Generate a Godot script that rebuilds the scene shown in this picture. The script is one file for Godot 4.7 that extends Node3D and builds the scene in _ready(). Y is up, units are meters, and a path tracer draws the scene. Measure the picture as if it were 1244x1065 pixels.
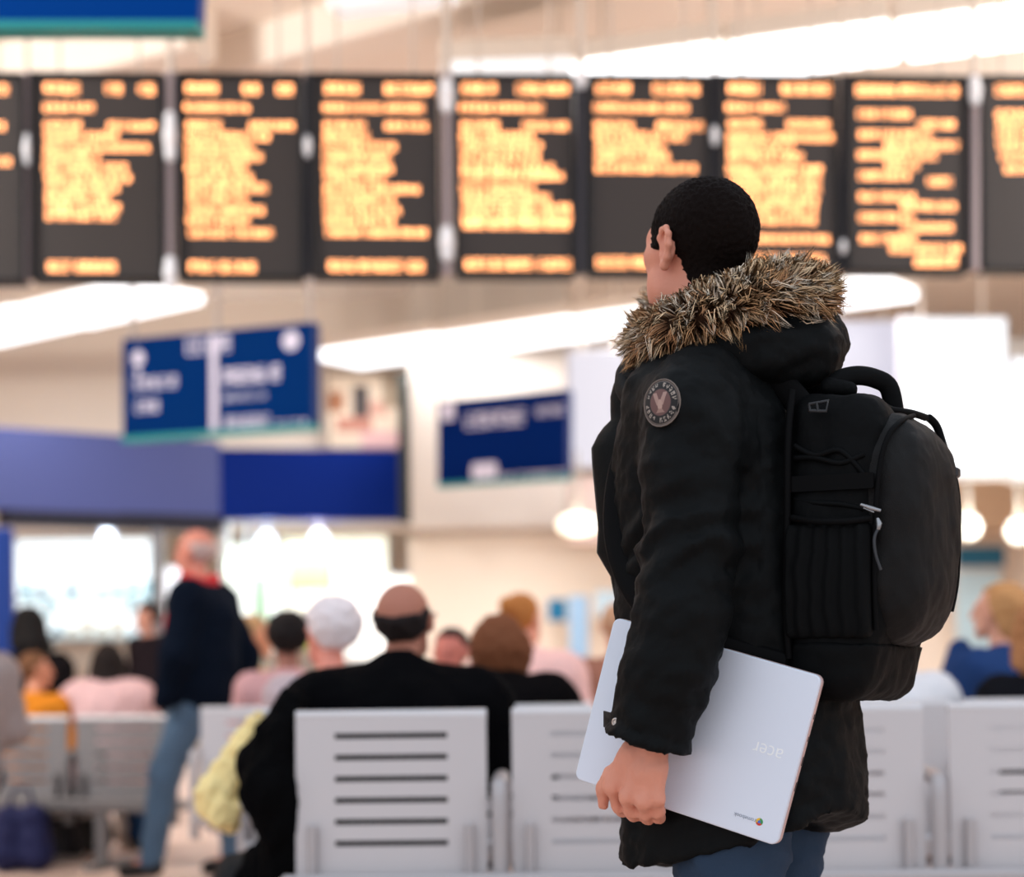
extends Node3D
# ---------------------------------------------------------------- lens: focal length in pixels of a 1244 x 1065 frame
const FOC := 2218.0
const CX := 622.0
const CY := 825.0
const EYE := 0.98
const ROLL := -0.0131
const MAN_D := 3.0
const MAN_X := 0.3828
const BX := 0.8829
const BZ := 0.4695
var rng := RandomNumberGenerator.new()
var mats := {}
var taken := {}
var noise := FastNoiseLite.new()
var none: Callable

func P(u: float, v: float, d: float) -> Vector3:      # a point at distance d that shows at (u, v)
	var x := (u - CX) / FOC * d
	var y := (CY - v) / FOC * d
	return Vector3(x * cos(ROLL) - y * sin(ROLL), EYE + x * sin(ROLL) + y * cos(ROLL), -d)

# ---------------------------------------------------------------- naming, things and parts
func put(o: Node, parent: Node) -> void:
	parent.add_child(o, true)

func numbered(called: String) -> String:
	if not taken.has(called):
		taken[called] = 0
		return called
	taken[called] += 1
	return "%s_%03d" % [called, taken[called]]

func tag(o: Node, label := "", category := "", group := "", kind := "") -> void:
	if label != "": o.set_meta("label", label)
	if category != "": o.set_meta("category", category)
	if group != "": o.set_meta("group", group)
	if kind != "": o.set_meta("kind", kind)

func thing(called: String, label: String, category: String, xf := Transform3D(), group := "") -> Node3D:
	var o := Node3D.new()
	o.name = numbered(called)
	o.transform = xf
	tag(o, label, category, group)
	add_child(o)
	return o

func mesh_of(src: Variant) -> Mesh:
	if src is SurfaceTool:
		src.generate_normals()
		return src.commit()
	return src

func part(called: String, src: Variant, m: Material, parent: Node3D, kind := "") -> MeshInstance3D:
	var o := MeshInstance3D.new()
	o.name = called
	o.mesh = mesh_of(src)
	o.material_override = m
	if kind != "": o.set_meta("kind", kind)
	if parent == self:
		o.name = numbered(called)
	var nums := {}
	if parent != self:
		var n := called
		var k := 0
		while parent.has_node(NodePath(n)):
			k += 1
			n = "%s_%03d" % [called, k]
		o.name = n
	put(o, parent)
	return o

func struct(called: String, src: Variant, m: Material, parent: Node3D = self) -> MeshInstance3D:
	var o := part(called, src, m, parent)
	o.set_meta("kind", "structure")
	return o

# ---------------------------------------------------------------- materials
func mat(c: Color, rough := 0.7, metal := 0.0, spec := 0.4) -> StandardMaterial3D:
	var key := "%s %s %s %s" % [c.to_html(), rough, metal, spec]
	if not mats.has(key):
		var m := StandardMaterial3D.new()
		m.albedo_color = c
		m.roughness = rough
		m.metallic = metal
		m.metallic_specular = spec
		mats[key] = m
	return mats[key]

func c8(r: float, g: float, b: float) -> Color:
	return Color(r / 255.0, g / 255.0, b / 255.0)

func glow(c: Color, e: float, body := 225.0) -> StandardMaterial3D:
	var m := StandardMaterial3D.new()
	m.albedo_color = c8(body, body, body)
	m.roughness = 0.5
	m.emission_enabled = true
	m.emission = c
	m.emission_energy_multiplier = e
	return m

func noisy(c: Color, rough: float, spec: float, scale: float, height: float, freq := 0.02, octaves := 4) -> StandardMaterial3D:
	var m: StandardMaterial3D = mat(c, rough, 0.0, spec).duplicate()
	var t := NoiseTexture2D.new()
	t.width = 256
	t.height = 256
	t.seamless = true
	var n := FastNoiseLite.new()
	n.seed = 7
	n.frequency = freq
	n.fractal_octaves = octaves
	t.noise = n
	m.heightmap_enabled = true
	m.heightmap_texture = t
	m.heightmap_scale = height
	m.uv1_triplanar = true
	m.uv1_scale = Vector3.ONE * scale
	return m

# ---------------------------------------------------------------- shapes
func mb(smooth := true) -> SurfaceTool:
	var st := SurfaceTool.new()
	st.begin(Mesh.PRIMITIVE_TRIANGLES)
	st.set_smooth_group(0 if smooth else -1)
	return st

func tri(st: SurfaceTool, a: Vector3, b: Vector3, c: Vector3) -> void:     # counter-clockwise from outside
	st.add_vertex(a); st.add_vertex(c); st.add_vertex(b)

func quad(st: SurfaceTool, a: Vector3, b: Vector3, c: Vector3, d: Vector3) -> void:
	tri(st, a, b, c)
	tri(st, a, c, d)

func box(st: SurfaceTool, xf: Transform3D, size: Vector3, bevel := 0.0) -> void:
	st.set_smooth_group(-1)
	var h := size / 2.0
	var e: float = min(bevel, min(h.x, min(h.y, h.z)) * 0.9)
	var pt := func(s: Vector3, ax: int) -> Vector3:
		var q := Vector3(s.x * (h.x - e), s.y * (h.y - e), s.z * (h.z - e))
		q[ax] = s[ax] * h[ax]
		return xf * q
	for ax in 3:
		var b := (ax + 1) % 3
		var c := (ax + 2) % 3
		for s in [-1.0, 1.0]:
			var q := []
			for k in [[-1, -1], [1, -1], [1, 1], [-1, 1]]:
				var v := Vector3.ZERO
				v[ax] = s; v[b] = k[0]; v[c] = k[1]
				q.append(pt.call(v, ax))
			if s > 0: quad(st, q[0], q[1], q[2], q[3])
			else: quad(st, q[3], q[2], q[1], q[0])
		if e > 0.0:
			for sb in [-1.0, 1.0]:
				for sc in [-1.0, 1.0]:
					var v0 := Vector3.ZERO
					v0[ax] = -1.0; v0[b] = sb; v0[c] = sc
					var v1 := v0
					v1[ax] = 1.0
					var a0: Vector3 = pt.call(v0, b)
					var a1: Vector3 = pt.call(v1, b)
					var b0: Vector3 = pt.call(v0, c)
					var b1: Vector3 = pt.call(v1, c)
					if sb * sc > 0: quad(st, a0, b0, b1, a1)
					else: quad(st, a1, b1, b0, a0)
	if e > 0.0:
		for sx in [-1.0, 1.0]:
			for sy in [-1.0, 1.0]:
				for sz in [-1.0, 1.0]:
					var s := Vector3(sx, sy, sz)
					if sx * sy * sz > 0: tri(st, pt.call(s, 0), pt.call(s, 1), pt.call(s, 2))
					else: tri(st, pt.call(s, 2), pt.call(s, 1), pt.call(s, 0))

func at(p: Vector3, yaw := 0.0) -> Transform3D:
	return Transform3D(Basis(Vector3.UP, yaw), p)

func boxy(p: Vector3, size: Vector3, bevel := 0.0, yaw := 0.0) -> SurfaceTool:
	var st := mb(false)
	box(st, at(p, yaw), size, bevel)
	return st

func loft(st: SurfaceTool, rings: Array, caps := true) -> void:
	var n: int = rings[0].size()
	var cen := func(r: PackedVector3Array) -> Vector3:
		var s := Vector3.ZERO
		for q in r: s += q
		return s / r.size()
	var mid: int = rings.size() / 2
	if mid + 1 >= rings.size(): mid = 0
	var flip := false
	var vote := 0.0
	for j in n:
		var a: Vector3 = rings[mid][j]
		var b: Vector3 = rings[mid][(j + 1) % n]
		var c: Vector3 = rings[mid + 1][j]
		vote += (b - a).cross(c - a).dot(a - cen.call(rings[mid]))
	flip = vote < 0.0
	st.set_smooth_group(0)
	for i in rings.size() - 1:
		for j in n:
			var a: Vector3 = rings[i][j]
			var b: Vector3 = rings[i][(j + 1) % n]
			var c: Vector3 = rings[i + 1][(j + 1) % n]
			var d: Vector3 = rings[i + 1][j]
			if flip: quad(st, d, c, b, a)
			else: quad(st, a, b, c, d)
	if caps:
		st.set_smooth_group(1)
		for e in [0, rings.size() - 1]:
			var m: Vector3 = cen.call(rings[e])
			for j in n:
				var a: Vector3 = rings[e][j]
				var b: Vector3 = rings[e][(j + 1) % n]
				if (e == 0) == flip: tri(st, m, a, b)
				else: tri(st, m, b, a)

func tube(st: SurfaceTool, pts: Array, radii: Variant, sides := 10, flat := 1.0, flat_dir := Vector3.UP) -> void:
	var rings := []
	var side := Vector3.ZERO
	for i in pts.size():
		var t: Vector3 = (pts[min(i + 1, pts.size() - 1)] - pts[max(i - 1, 0)]).normalized()
		if flat != 1.0:
			side = t.cross(flat_dir).normalized()
		elif i == 0:
			side = t.cross(Vector3.UP if absf(t.y) < 0.9 else Vector3.RIGHT).normalized()
		else:
			side = (side - t * side.dot(t)).normalized()
		var up := side.cross(t)
		var r: float = radii[i] if radii is Array else radii
		var ring := PackedVector3Array()
		for j in sides:
			var a := TAU * j / sides
			ring.append(pts[i] + side * cos(a) * r + up * sin(a) * r * flat)
		rings.append(ring)
	loft(st, rings)

func spline(ctrl: Array, per := 6) -> Array:
	var o := []
	for i in ctrl.size() - 1:
		var p0: Vector3 = ctrl[max(i - 1, 0)]
		var p3: Vector3 = ctrl[min(i + 2, ctrl.size() - 1)]
		for k in per:
			o.append(ctrl[i].cubic_interpolate(ctrl[i + 1], p0, p3, float(k) / per))
	o.append(ctrl[-1])
	return o

func slab(st: SurfaceTool, poly: PackedVector2Array, thick: float, xf: Transform3D) -> void:   # polygon in xy, extruded in z by +-thick / 2
	st.set_smooth_group(-1)
	var pg := poly
	if Geometry2D.is_polygon_clockwise(pg):
		pg = poly.duplicate()
		pg.reverse()
	var area := 0.0
	for i in pg.size():
		area += pg[i].cross(pg[(i + 1) % pg.size()])
	if area < 0.0:
		pg.reverse()
	var ids := Geometry2D.triangulate_polygon(pg)
	var h := thick / 2.0
	var f := func(q: Vector2, z: float) -> Vector3: return xf * Vector3(q.x, q.y, z)
	for i in range(0, ids.size(), 3):
		var a := pg[ids[i]]
		var b := pg[ids[i + 1]]
		var c := pg[ids[i + 2]]
		if (b - a).cross(c - a) < 0.0:
			var t := b
			b = c
			c = t
		tri(st, f.call(a, h), f.call(b, h), f.call(c, h))
		tri(st, f.call(c, -h), f.call(b, -h), f.call(a, -h))
	for i in pg.size():
		var a := pg[i]
		var b := pg[(i + 1) % pg.size()]
		quad(st, f.call(a, -h), f.call(b, -h), f.call(b, h), f.call(a, h))

func round_rect(w: float, h: float, r: float, seg := 5) -> PackedVector2Array:
	var o := PackedVector2Array()
	for k in 4:
		var c := Vector2((w / 2 - r) * (1 if k == 0 or k == 3 else -1), (h / 2 - r) * (1 if k < 2 else -1))
		for j in seg + 1:
			var a := PI / 2 * (k + float(j) / seg)
			o.append(c + Vector2(cos(a), sin(a)) * r)
	return o

func picture(w: float, h: float, xf: Transform3D) -> ArrayMesh:     # a flat printed face with uv, facing +z
	var st := SurfaceTool.new()
	st.begin(Mesh.PRIMITIVE_TRIANGLES)
	st.set_normal(xf.basis.z)
	var q := [Vector2(0, 1), Vector2(0, 0), Vector2(1, 0), Vector2(0, 1), Vector2(1, 0), Vector2(1, 1)]
	for c in q:
		st.set_uv(c)
		st.add_vertex(xf * Vector3((c.x - 0.5) * w, (0.5 - c.y) * h, 0))
	return st.commit()

# ---------------------------------------------------------------- blended solids: tapered capsules and ellipsoids, meshed by surface nets
class Field:
	var a := PackedVector3Array()
	var ab := PackedVector3Array()
	var inv := PackedFloat32Array()
	var r0 := PackedFloat32Array()
	var dr := PackedFloat32Array()
	var sq := PackedVector3Array()
	var n := 0
	var k := 0.03
	var extra: Callable
	func cap(p: Vector3, q: Vector3, ra: float, rb: float, squash := Vector3.ONE) -> void:
		a.append(p); ab.append(q - p)
		var l := (q - p).length_squared()
		inv.append(1.0 / l if l > 1e-9 else 0.0)
		r0.append(ra); dr.append(rb - ra); sq.append(squash)
		n += 1
	func ball(p: Vector3, r: Vector3) -> void:
		cap(p, p, r.x, r.x, Vector3(1, r.x / r.y, r.x / r.z))
	func chain(pts: Array, rs: Array) -> void:
		for i in pts.size() - 1: cap(pts[i], pts[i + 1], rs[i], rs[i + 1])
	func v(p: Vector3) -> float:
		var d := 10.0
		for i in n:
			var e := p - a[i]
			var t := clampf(e.dot(ab[i]) * inv[i], 0.0, 1.0)
			var s := ((e - ab[i] * t) * sq[i]).length() - r0[i] - dr[i] * t
			if sq[i].y > 1.5 or sq[i].z > 1.5 or sq[i].y < 0.67 or sq[i].z < 0.67: s *= 0.8
			var g := k - absf(d - s)
			d = minf(d, s)
			if g > 0.0: d -= g * g / (4.0 * k)
		if extra.is_valid(): d = extra.call(p, d)
		return d
	func lo() -> Vector3:
		var m := Vector3.ONE * 1e3
		for i in n:
			var r: Vector3 = Vector3.ONE * maxf(r0[i], r0[i] + dr[i]) / sq[i]
			m = m.min(a[i] - r).min(a[i] + ab[i] - r)
		return m
	func hi() -> Vector3:
		var m := Vector3.ONE * -1e3
		for i in n:
			var r: Vector3 = Vector3.ONE * maxf(r0[i], r0[i] + dr[i]) / sq[i]
			m = m.max(a[i] + r).max(a[i] + ab[i] + r)
		return m

func net(f: Field, cell: float, wrinkle: Callable = none, pad := 0.02, tint: Callable = none) -> ArrayMesh:
	var lo := (f.lo() if pad > 0.0 else bound_lo) - Vector3.ONE * (pad + cell)
	var hi := (f.hi() if pad > 0.0 else bound_hi) + Vector3.ONE * (pad + cell)
	const B := 4
	var bn := Vector3i(((hi - lo) / (cell * B)).ceil())
	var nx := bn.x * B + 1
	var ny := bn.y * B + 1
	var nz := bn.z * B + 1
	var sy := nx
	var sz := nx * ny
	var vals := PackedFloat32Array()
	vals.resize(nx * ny * nz)
	vals.fill(1e3)
	var near: Array[Vector3i] = []
	var reach := cell * B * 0.87 * 1.35
	for bz in bn.z:
		for by in bn.y:
			for bx in bn.x:
				if absf(f.v(lo + (Vector3(bx, by, bz) + Vector3(0.5, 0.5, 0.5)) * (cell * B))) > reach: continue
				near.append(Vector3i(bx, by, bz))
				for z in range(bz * B, bz * B + B + 1):
					for y in range(by * B, by * B + B + 1):
						var o := z * sz + y * sy
						for x in range(bx * B, bx * B + B + 1):
							if vals[o + x] == 1e3: vals[o + x] = f.v(lo + Vector3(x, y, z) * cell)
	var idx := PackedInt32Array()
	idx.resize(vals.size())
	idx.fill(-1)
	var vs := PackedVector3Array()
	var off := [0, 1, sy, sy + 1, sz, sz + 1, sz + sy, sz + sy + 1]
	var edges := [[0, 1], [2, 3], [4, 5], [6, 7], [0, 2], [1, 3], [4, 6], [5, 7], [0, 4], [1, 5], [2, 6], [3, 7]]
	var cpos := []
	for c in 8: cpos.append(Vector3(c & 1, (c >> 1) & 1, c >> 2))
	for b in near:
		for z in range(b.z * B, b.z * B + B):
			for y in range(b.y * B, b.y * B + B):
				for x in range(b.x * B, b.x * B + B):
					var o := z * sz + y * sy + x
					var m := 0
					for c in 8:
						if vals[o + off[c]] < 0.0: m |= 1 << c
					if m == 0 or m == 255: continue
					var s := Vector3.ZERO
					var k := 0
					for e in edges:
						var i0: int = e[0]
						var i1: int = e[1]
						if ((m >> i0) & 1) != ((m >> i1) & 1):
							var v0 := vals[o + off[i0]]
							var v1 := vals[o + off[i1]]
							s += cpos[i0].lerp(cpos[i1], v0 / (v0 - v1))
							k += 1
					idx[o] = vs.size()
					vs.append(lo + (Vector3(x, y, z) + s / k) * cell)
	var ids := PackedInt32Array()
	for b in near:
		for z in range(b.z * B, b.z * B + B):
			for y in range(b.y * B, b.y * B + B):
				for x in range(b.x * B, b.x * B + B):
					var o := z * sz + y * sy + x
					var s0 := vals[o] < 0.0
					for ax in 3:
						var st: int = [1, sy, sz][ax]
						if s0 == (vals[o + st] < 0.0): continue
						var p: int = [sy, sz, 1][ax]
						var q: int = [sz, 1, sy][ax]
						if [y, z, x][ax] == 0 or [z, x, y][ax] == 0: continue
						var i0 := idx[o]
						var i1 := idx[o - p]
						var i2 := idx[o - p - q]
						var i3 := idx[o - q]
						if i0 < 0 or i1 < 0 or i2 < 0 or i3 < 0: continue
						if s0: ids.append_array([i0, i2, i1, i0, i3, i2])
						else: ids.append_array([i0, i1, i2, i0, i2, i3])
	var ns := net_normals(vs, ids)
	if wrinkle.is_valid():
		for i in vs.size(): vs[i] += ns[i] * wrinkle.call(vs[i], ns[i])
		ns = net_normals(vs, ids)
	var arr := []
	arr.resize(Mesh.ARRAY_MAX)
	arr[Mesh.ARRAY_VERTEX] = vs
	arr[Mesh.ARRAY_NORMAL] = ns
	arr[Mesh.ARRAY_INDEX] = ids
	if tint.is_valid():
		var cs := PackedColorArray()
		for i in vs.size(): cs.append(tint.call(vs[i], ns[i]))
		arr[Mesh.ARRAY_COLOR] = cs
	var am := ArrayMesh.new()
	if vs.size() > 0: am.add_surface_from_arrays(Mesh.PRIMITIVE_TRIANGLES, arr)
	return am

func net_normals(vs: PackedVector3Array, ids: PackedInt32Array) -> PackedVector3Array:
	var ns := PackedVector3Array()
	ns.resize(vs.size())
	for i in range(0, ids.size(), 3):
		var n := (vs[ids[i + 2]] - vs[ids[i]]).cross(vs[ids[i + 1]] - vs[ids[i]])
		ns[ids[i]] += n
		ns[ids[i + 1]] += n
		ns[ids[i + 2]] += n
	for i in ns.size(): ns[i] = ns[i].normalized()
	return ns

# ---------------------------------------------------------------- dot-matrix print (rows of unreadable, far-off characters)
func glyphs(img: Image, x0: float, x1: float, yc: float, h: float, col: Color) -> void:
	var dot := h / 7.0
	var x := x0 + rng.randf() * dot * 2.0
	var wide := rng.randf_range(5.6, 6.6)
	var left := rng.randi_range(3, 8)
	while x + dot * 4.0 <= x1:
		if left == 0:
			left = rng.randi_range(3, 8)
			x += dot * 2.0
			continue
		left -= 1
		for c in 5:
			for r in 7:
				var on := false
				on = (c == 0 or r % 3 == 0 or (c * 3 + r * 5 + int(x)) % 3 == 0) and rng.randf() < 0.9
				if on: img.fill_rect(Rect2i(int(x + c * dot), int(yc - h / 2 + r * dot), maxi(1, int(dot + 0.5)), maxi(1, int(dot + 0.5))), col)
		x += dot * wide

# ================================================================ the scene
func _ready() -> void:
	rng.seed = 11
	noise.seed = 3
	noise.frequency = 1.0
	noise.fractal_octaves = 3
	# camera: level, its lens shifted upwards, a wide-open aperture focused on the standing man
	var cam := Camera3D.new()
	cam.name = "camera"
	var att := CameraAttributesPhysical.new()
	att.frustum_focal_length = 50.0
	att.frustum_focus_distance = 2.85
	att.frustum_near = 0.1
	att.frustum_far = 200.0
	att.exposure_aperture = 1.72
	cam.attributes = att
	cam.projection = Camera3D.PROJECTION_FRUSTUM
	cam.near = 0.1
	cam.far = 200.0
	cam.size = 0.1 * 1065.0 / FOC
	cam.frustum_offset = Vector2(0, 0.1 * (CY - 532.5) / FOC)
	cam.position = Vector3(0, EYE, 0)
	cam.rotation = Vector3(0, 0, ROLL)
	add_child(cam)
	cam.current = true
	# sky: an even overcast day over the glazed, open front of the concourse
	var sky_mat := ProceduralSkyMaterial.new()
	sky_mat.sky_top_color = c8(226, 236, 250)
	sky_mat.sky_horizon_color = c8(238, 243, 250)
	sky_mat.ground_bottom_color = c8(150, 146, 142)
	sky_mat.ground_horizon_color = c8(190, 188, 186)
	sky_mat.sun_angle_max = 0.0
	var sky := Sky.new()
	sky.sky_material = sky_mat
	var env := Environment.new()
	env.background_mode = Environment.BG_SKY
	env.sky = sky
	env.background_energy_multiplier = 1.3
	env.tonemap_mode = Environment.TONE_MAPPER_LINEAR
	env.tonemap_exposure = 1.0
	env.sdfgi_enabled = true
	env.ssao_enabled = true
	env.ssil_enabled = true
	var we := WorldEnvironment.new()
	we.name = "world"
	we.environment = env
	add_child(we)

	build_shell()
	build_lights()
	build_shops()
	build_boards()
	build_signs()
	build_benches()
	build_man()
	build_crowd()

# ---------------------------------------------------------------- room shell
func build_shell() -> void:
	var cream := mat(c8(226, 212, 197), 0.85, 0.0, 0.3)
	var beam := mat(c8(250, 240, 228), 0.85, 0.0, 0.3)
	struct("floor", boxy(Vector3(0, -0.1, -8), Vector3(40, 0.2, 40)), noisy(c8(214, 186, 170), 0.55, 0.4, 1.0, 0.02))
	struct("ceiling", boxy(Vector3(0, 5.55, -16.0), Vector3(40, 0.2, 17)), beam)
	struct("wall_back", boxy(Vector3(0, 2.7, -25.1), Vector3(40, 5.9, 0.2)), cream)
	struct("wall_left", boxy(Vector3(-18, 2.7, -12), Vector3(0.2, 5.6, 27)), cream)
	struct("wall_right", boxy(Vector3(18, 2.7, -12), Vector3(0.2, 5.6, 27)), cream)
	# the deep downstand over the shops and the broad pier that carries a sign
	var a := P(-260, 400, 21.0)
	var b := P(500, 408, 21.4)
	struct("trim_1", boxy(Vector3((a.x + b.x) / 2, 4.1, -21.4), Vector3(b.x - a.x, 2.7, 0.3)), cream)
	a = P(499, 640, 19.6)
	b = P(692, 640, 19.6)
	struct("trim_2", boxy(Vector3((a.x + b.x) / 2, 4.05, -19.9), Vector3(b.x - a.x, 2.9, 0.6), 0.03), mat(c8(200, 190, 179), 0.8, 0.0, 0.3))
	# sloping ceiling folds between the light troughs
	for r in [[-120, 240, 50, 13.5, 12.0, 0.5], [240, 720, 62, 13.0, 11.0, 0.35], [700, 1400, 70, 14.5, 12.6, 0.45]]:
		var p := P(r[0], r[2], r[3])
		var q := P(r[1], r[2], r[4])
		var mid := (p + q) / 2
		var d := q - p
		struct("trim_3" if r[0] < 0 else "trim_4" if r[0] < 600 else "trim_5", boxy(Vector3(mid.x, 5.35, mid.z), Vector3(d.length(), r[5], 0.35), 0.02, -atan2(d.z, d.x)), beam)

func lamp_strip(label: String, u0: float, v0: float, u1: float, v1: float, h: float, width: float, n: int, e: float) -> void:
	# a run of fluorescent light boxes hung h above the lens; (u0, v0) - (u1, v1) is the near lower edge
	var d0 := h * FOC / (CY - v0)
	var d1 := h * FOC / (CY - v1)
	var p := P(u0, v0, d0)
	var q := P(u1, v1, d1)
	var dir := (q - p)
	var l := dir.length() / n
	dir = dir.normalized()
	var yaw := -atan2(dir.z, dir.x)
	var side := Vector3.UP.cross(dir).normalized()
	if side.z > 0: side = -side
	var housing := mat(c8(225, 212, 198), 0.6)
	for i in n:
		var c := p + dir * (l * (i + 0.5)) + side * (width / 2)
		var t := thing("ceiling_light", label % ["first", "second", "third", "fourth", "fifth"][i] if "%s" in label else label, "ceiling light", at(c, yaw), "fluorescent ceiling light boxes")
		var gap := 0.035
		part("housing", boxy(Vector3(0, 0.16, 0), Vector3(l - gap, 0.12, width + 0.04), 0.01), housing, t)
		part("diffuser", boxy(Vector3(0, 0.05, 0), Vector3(l - gap - 0.02, 0.10, width), 0.02), glow(c8(248, 251, 255), e), t)
		for s in [-0.35, 0.35]:
			var rod := mb()
			tube(rod, [Vector3(s * l, 0.2, 0), Vector3(s * l, 5.5 - c.y, 0)], 0.012, 6)
			part("hanging_rod", rod, housing, t)
		var al := AreaLight3D.new()
		al.name = "light"
		al.area_size = Vector2(l - gap, width)
		al.light_energy = 2.6 * l * width
		al.light_color = c8(250, 250, 255)
		al.shadow_enabled = true
		al.rotation = Vector3(-PI / 2, 0, 0)
		al.position = Vector3(0, -0.03, 0)
		t.add_child(al)

func added_fill_lamp(label: String, p: Vector3, aim: Vector3, e: float) -> void:  # added lamp, kept out of view, that brightens the back walls
	var b := Basis.looking_at(aim - p)
	var t := thing("added_fill_light", label, "added_fill_light", Transform3D(b, p))
	var grey := mat(c8(150, 150, 154), 0.5, 0.3)
	part("housing", boxy(Vector3(0, 0, 0.09), Vector3(1.66, 0.56, 0.16), 0.02), grey, t)
	part("glass_face", boxy(Vector3(0, 0, 0.005), Vector3(1.6, 0.5, 0.02), 0.004), glow(c8(255, 244, 230), 3.0), t)
	var up := b.inverse() * Vector3.UP
	for x in [-0.6, 0.6]:
		var st := mb()
		tube(st, [Vector3(x, 0.2, 0.1), Vector3(x, 0.2, 0.1) + up * (5.46 - p.y - 0.15)], 0.02, 8)
		part("bracket", st, grey, t)
	var al := AreaLight3D.new()
	al.name = "light"
	al.area_size = Vector2(1.6, 0.5)
	al.light_energy = e
	al.light_color = c8(250, 246, 242)
	al.shadow_enabled = true
	al.position = Vector3(0, 0, -0.02)
	t.add_child(al)

func build_lights() -> void:
	lamp_strip("glowing light box of the bright run above the boards, %s from its far end", 690, 94, 1300, 18, 3.7, 0.48, 3, 3.0)
	lamp_strip("glowing light box of the long run below the boards, %s from its far end", 380, 436, 1078, 347, 3.5, 0.8, 4, 2.2)
	added_fill_lamp("floodlight out of view on the left, put in to brighten the shopfronts", Vector3(-6.0, 4.5, -6.8), Vector3(-4.5, 3.6, -21.0), 40.0)
	added_fill_lamp("floodlight out of view on the right, put in to brighten the counter wall", Vector3(6.0, 4.5, -6.8), Vector3(5.0, 3.0, -21.0), 28.0)
	lamp_strip("glowing light box at the left under the departure boards, %s from its far end", -110, 410, 158, 352, 3.5, 0.9, 2, 2.0)
	lamp_strip("pale dim ceiling light box fading in above the fourth and fifth departure boards", 530, 92, 700, 88, 3.7, 1.3, 1, 0.55)
	lamp_strip("pale dim ceiling light box at the top edge, left of the picture's centre", 390, 10, 548, -8, 3.9, 0.22, 1, 0.5)

# ---------------------------------------------------------------- departure boards
func board_d(u: float) -> float: return lerpf(9.0, 9.22, (u - 30.0) / 1155.0)
func board_top(u: float) -> float: return lerpf(88.0, 92.0, u / 1244.0)
func board_low(u: float) -> float: return lerpf(342.0, 329.5, u / 1244.0)

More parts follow.
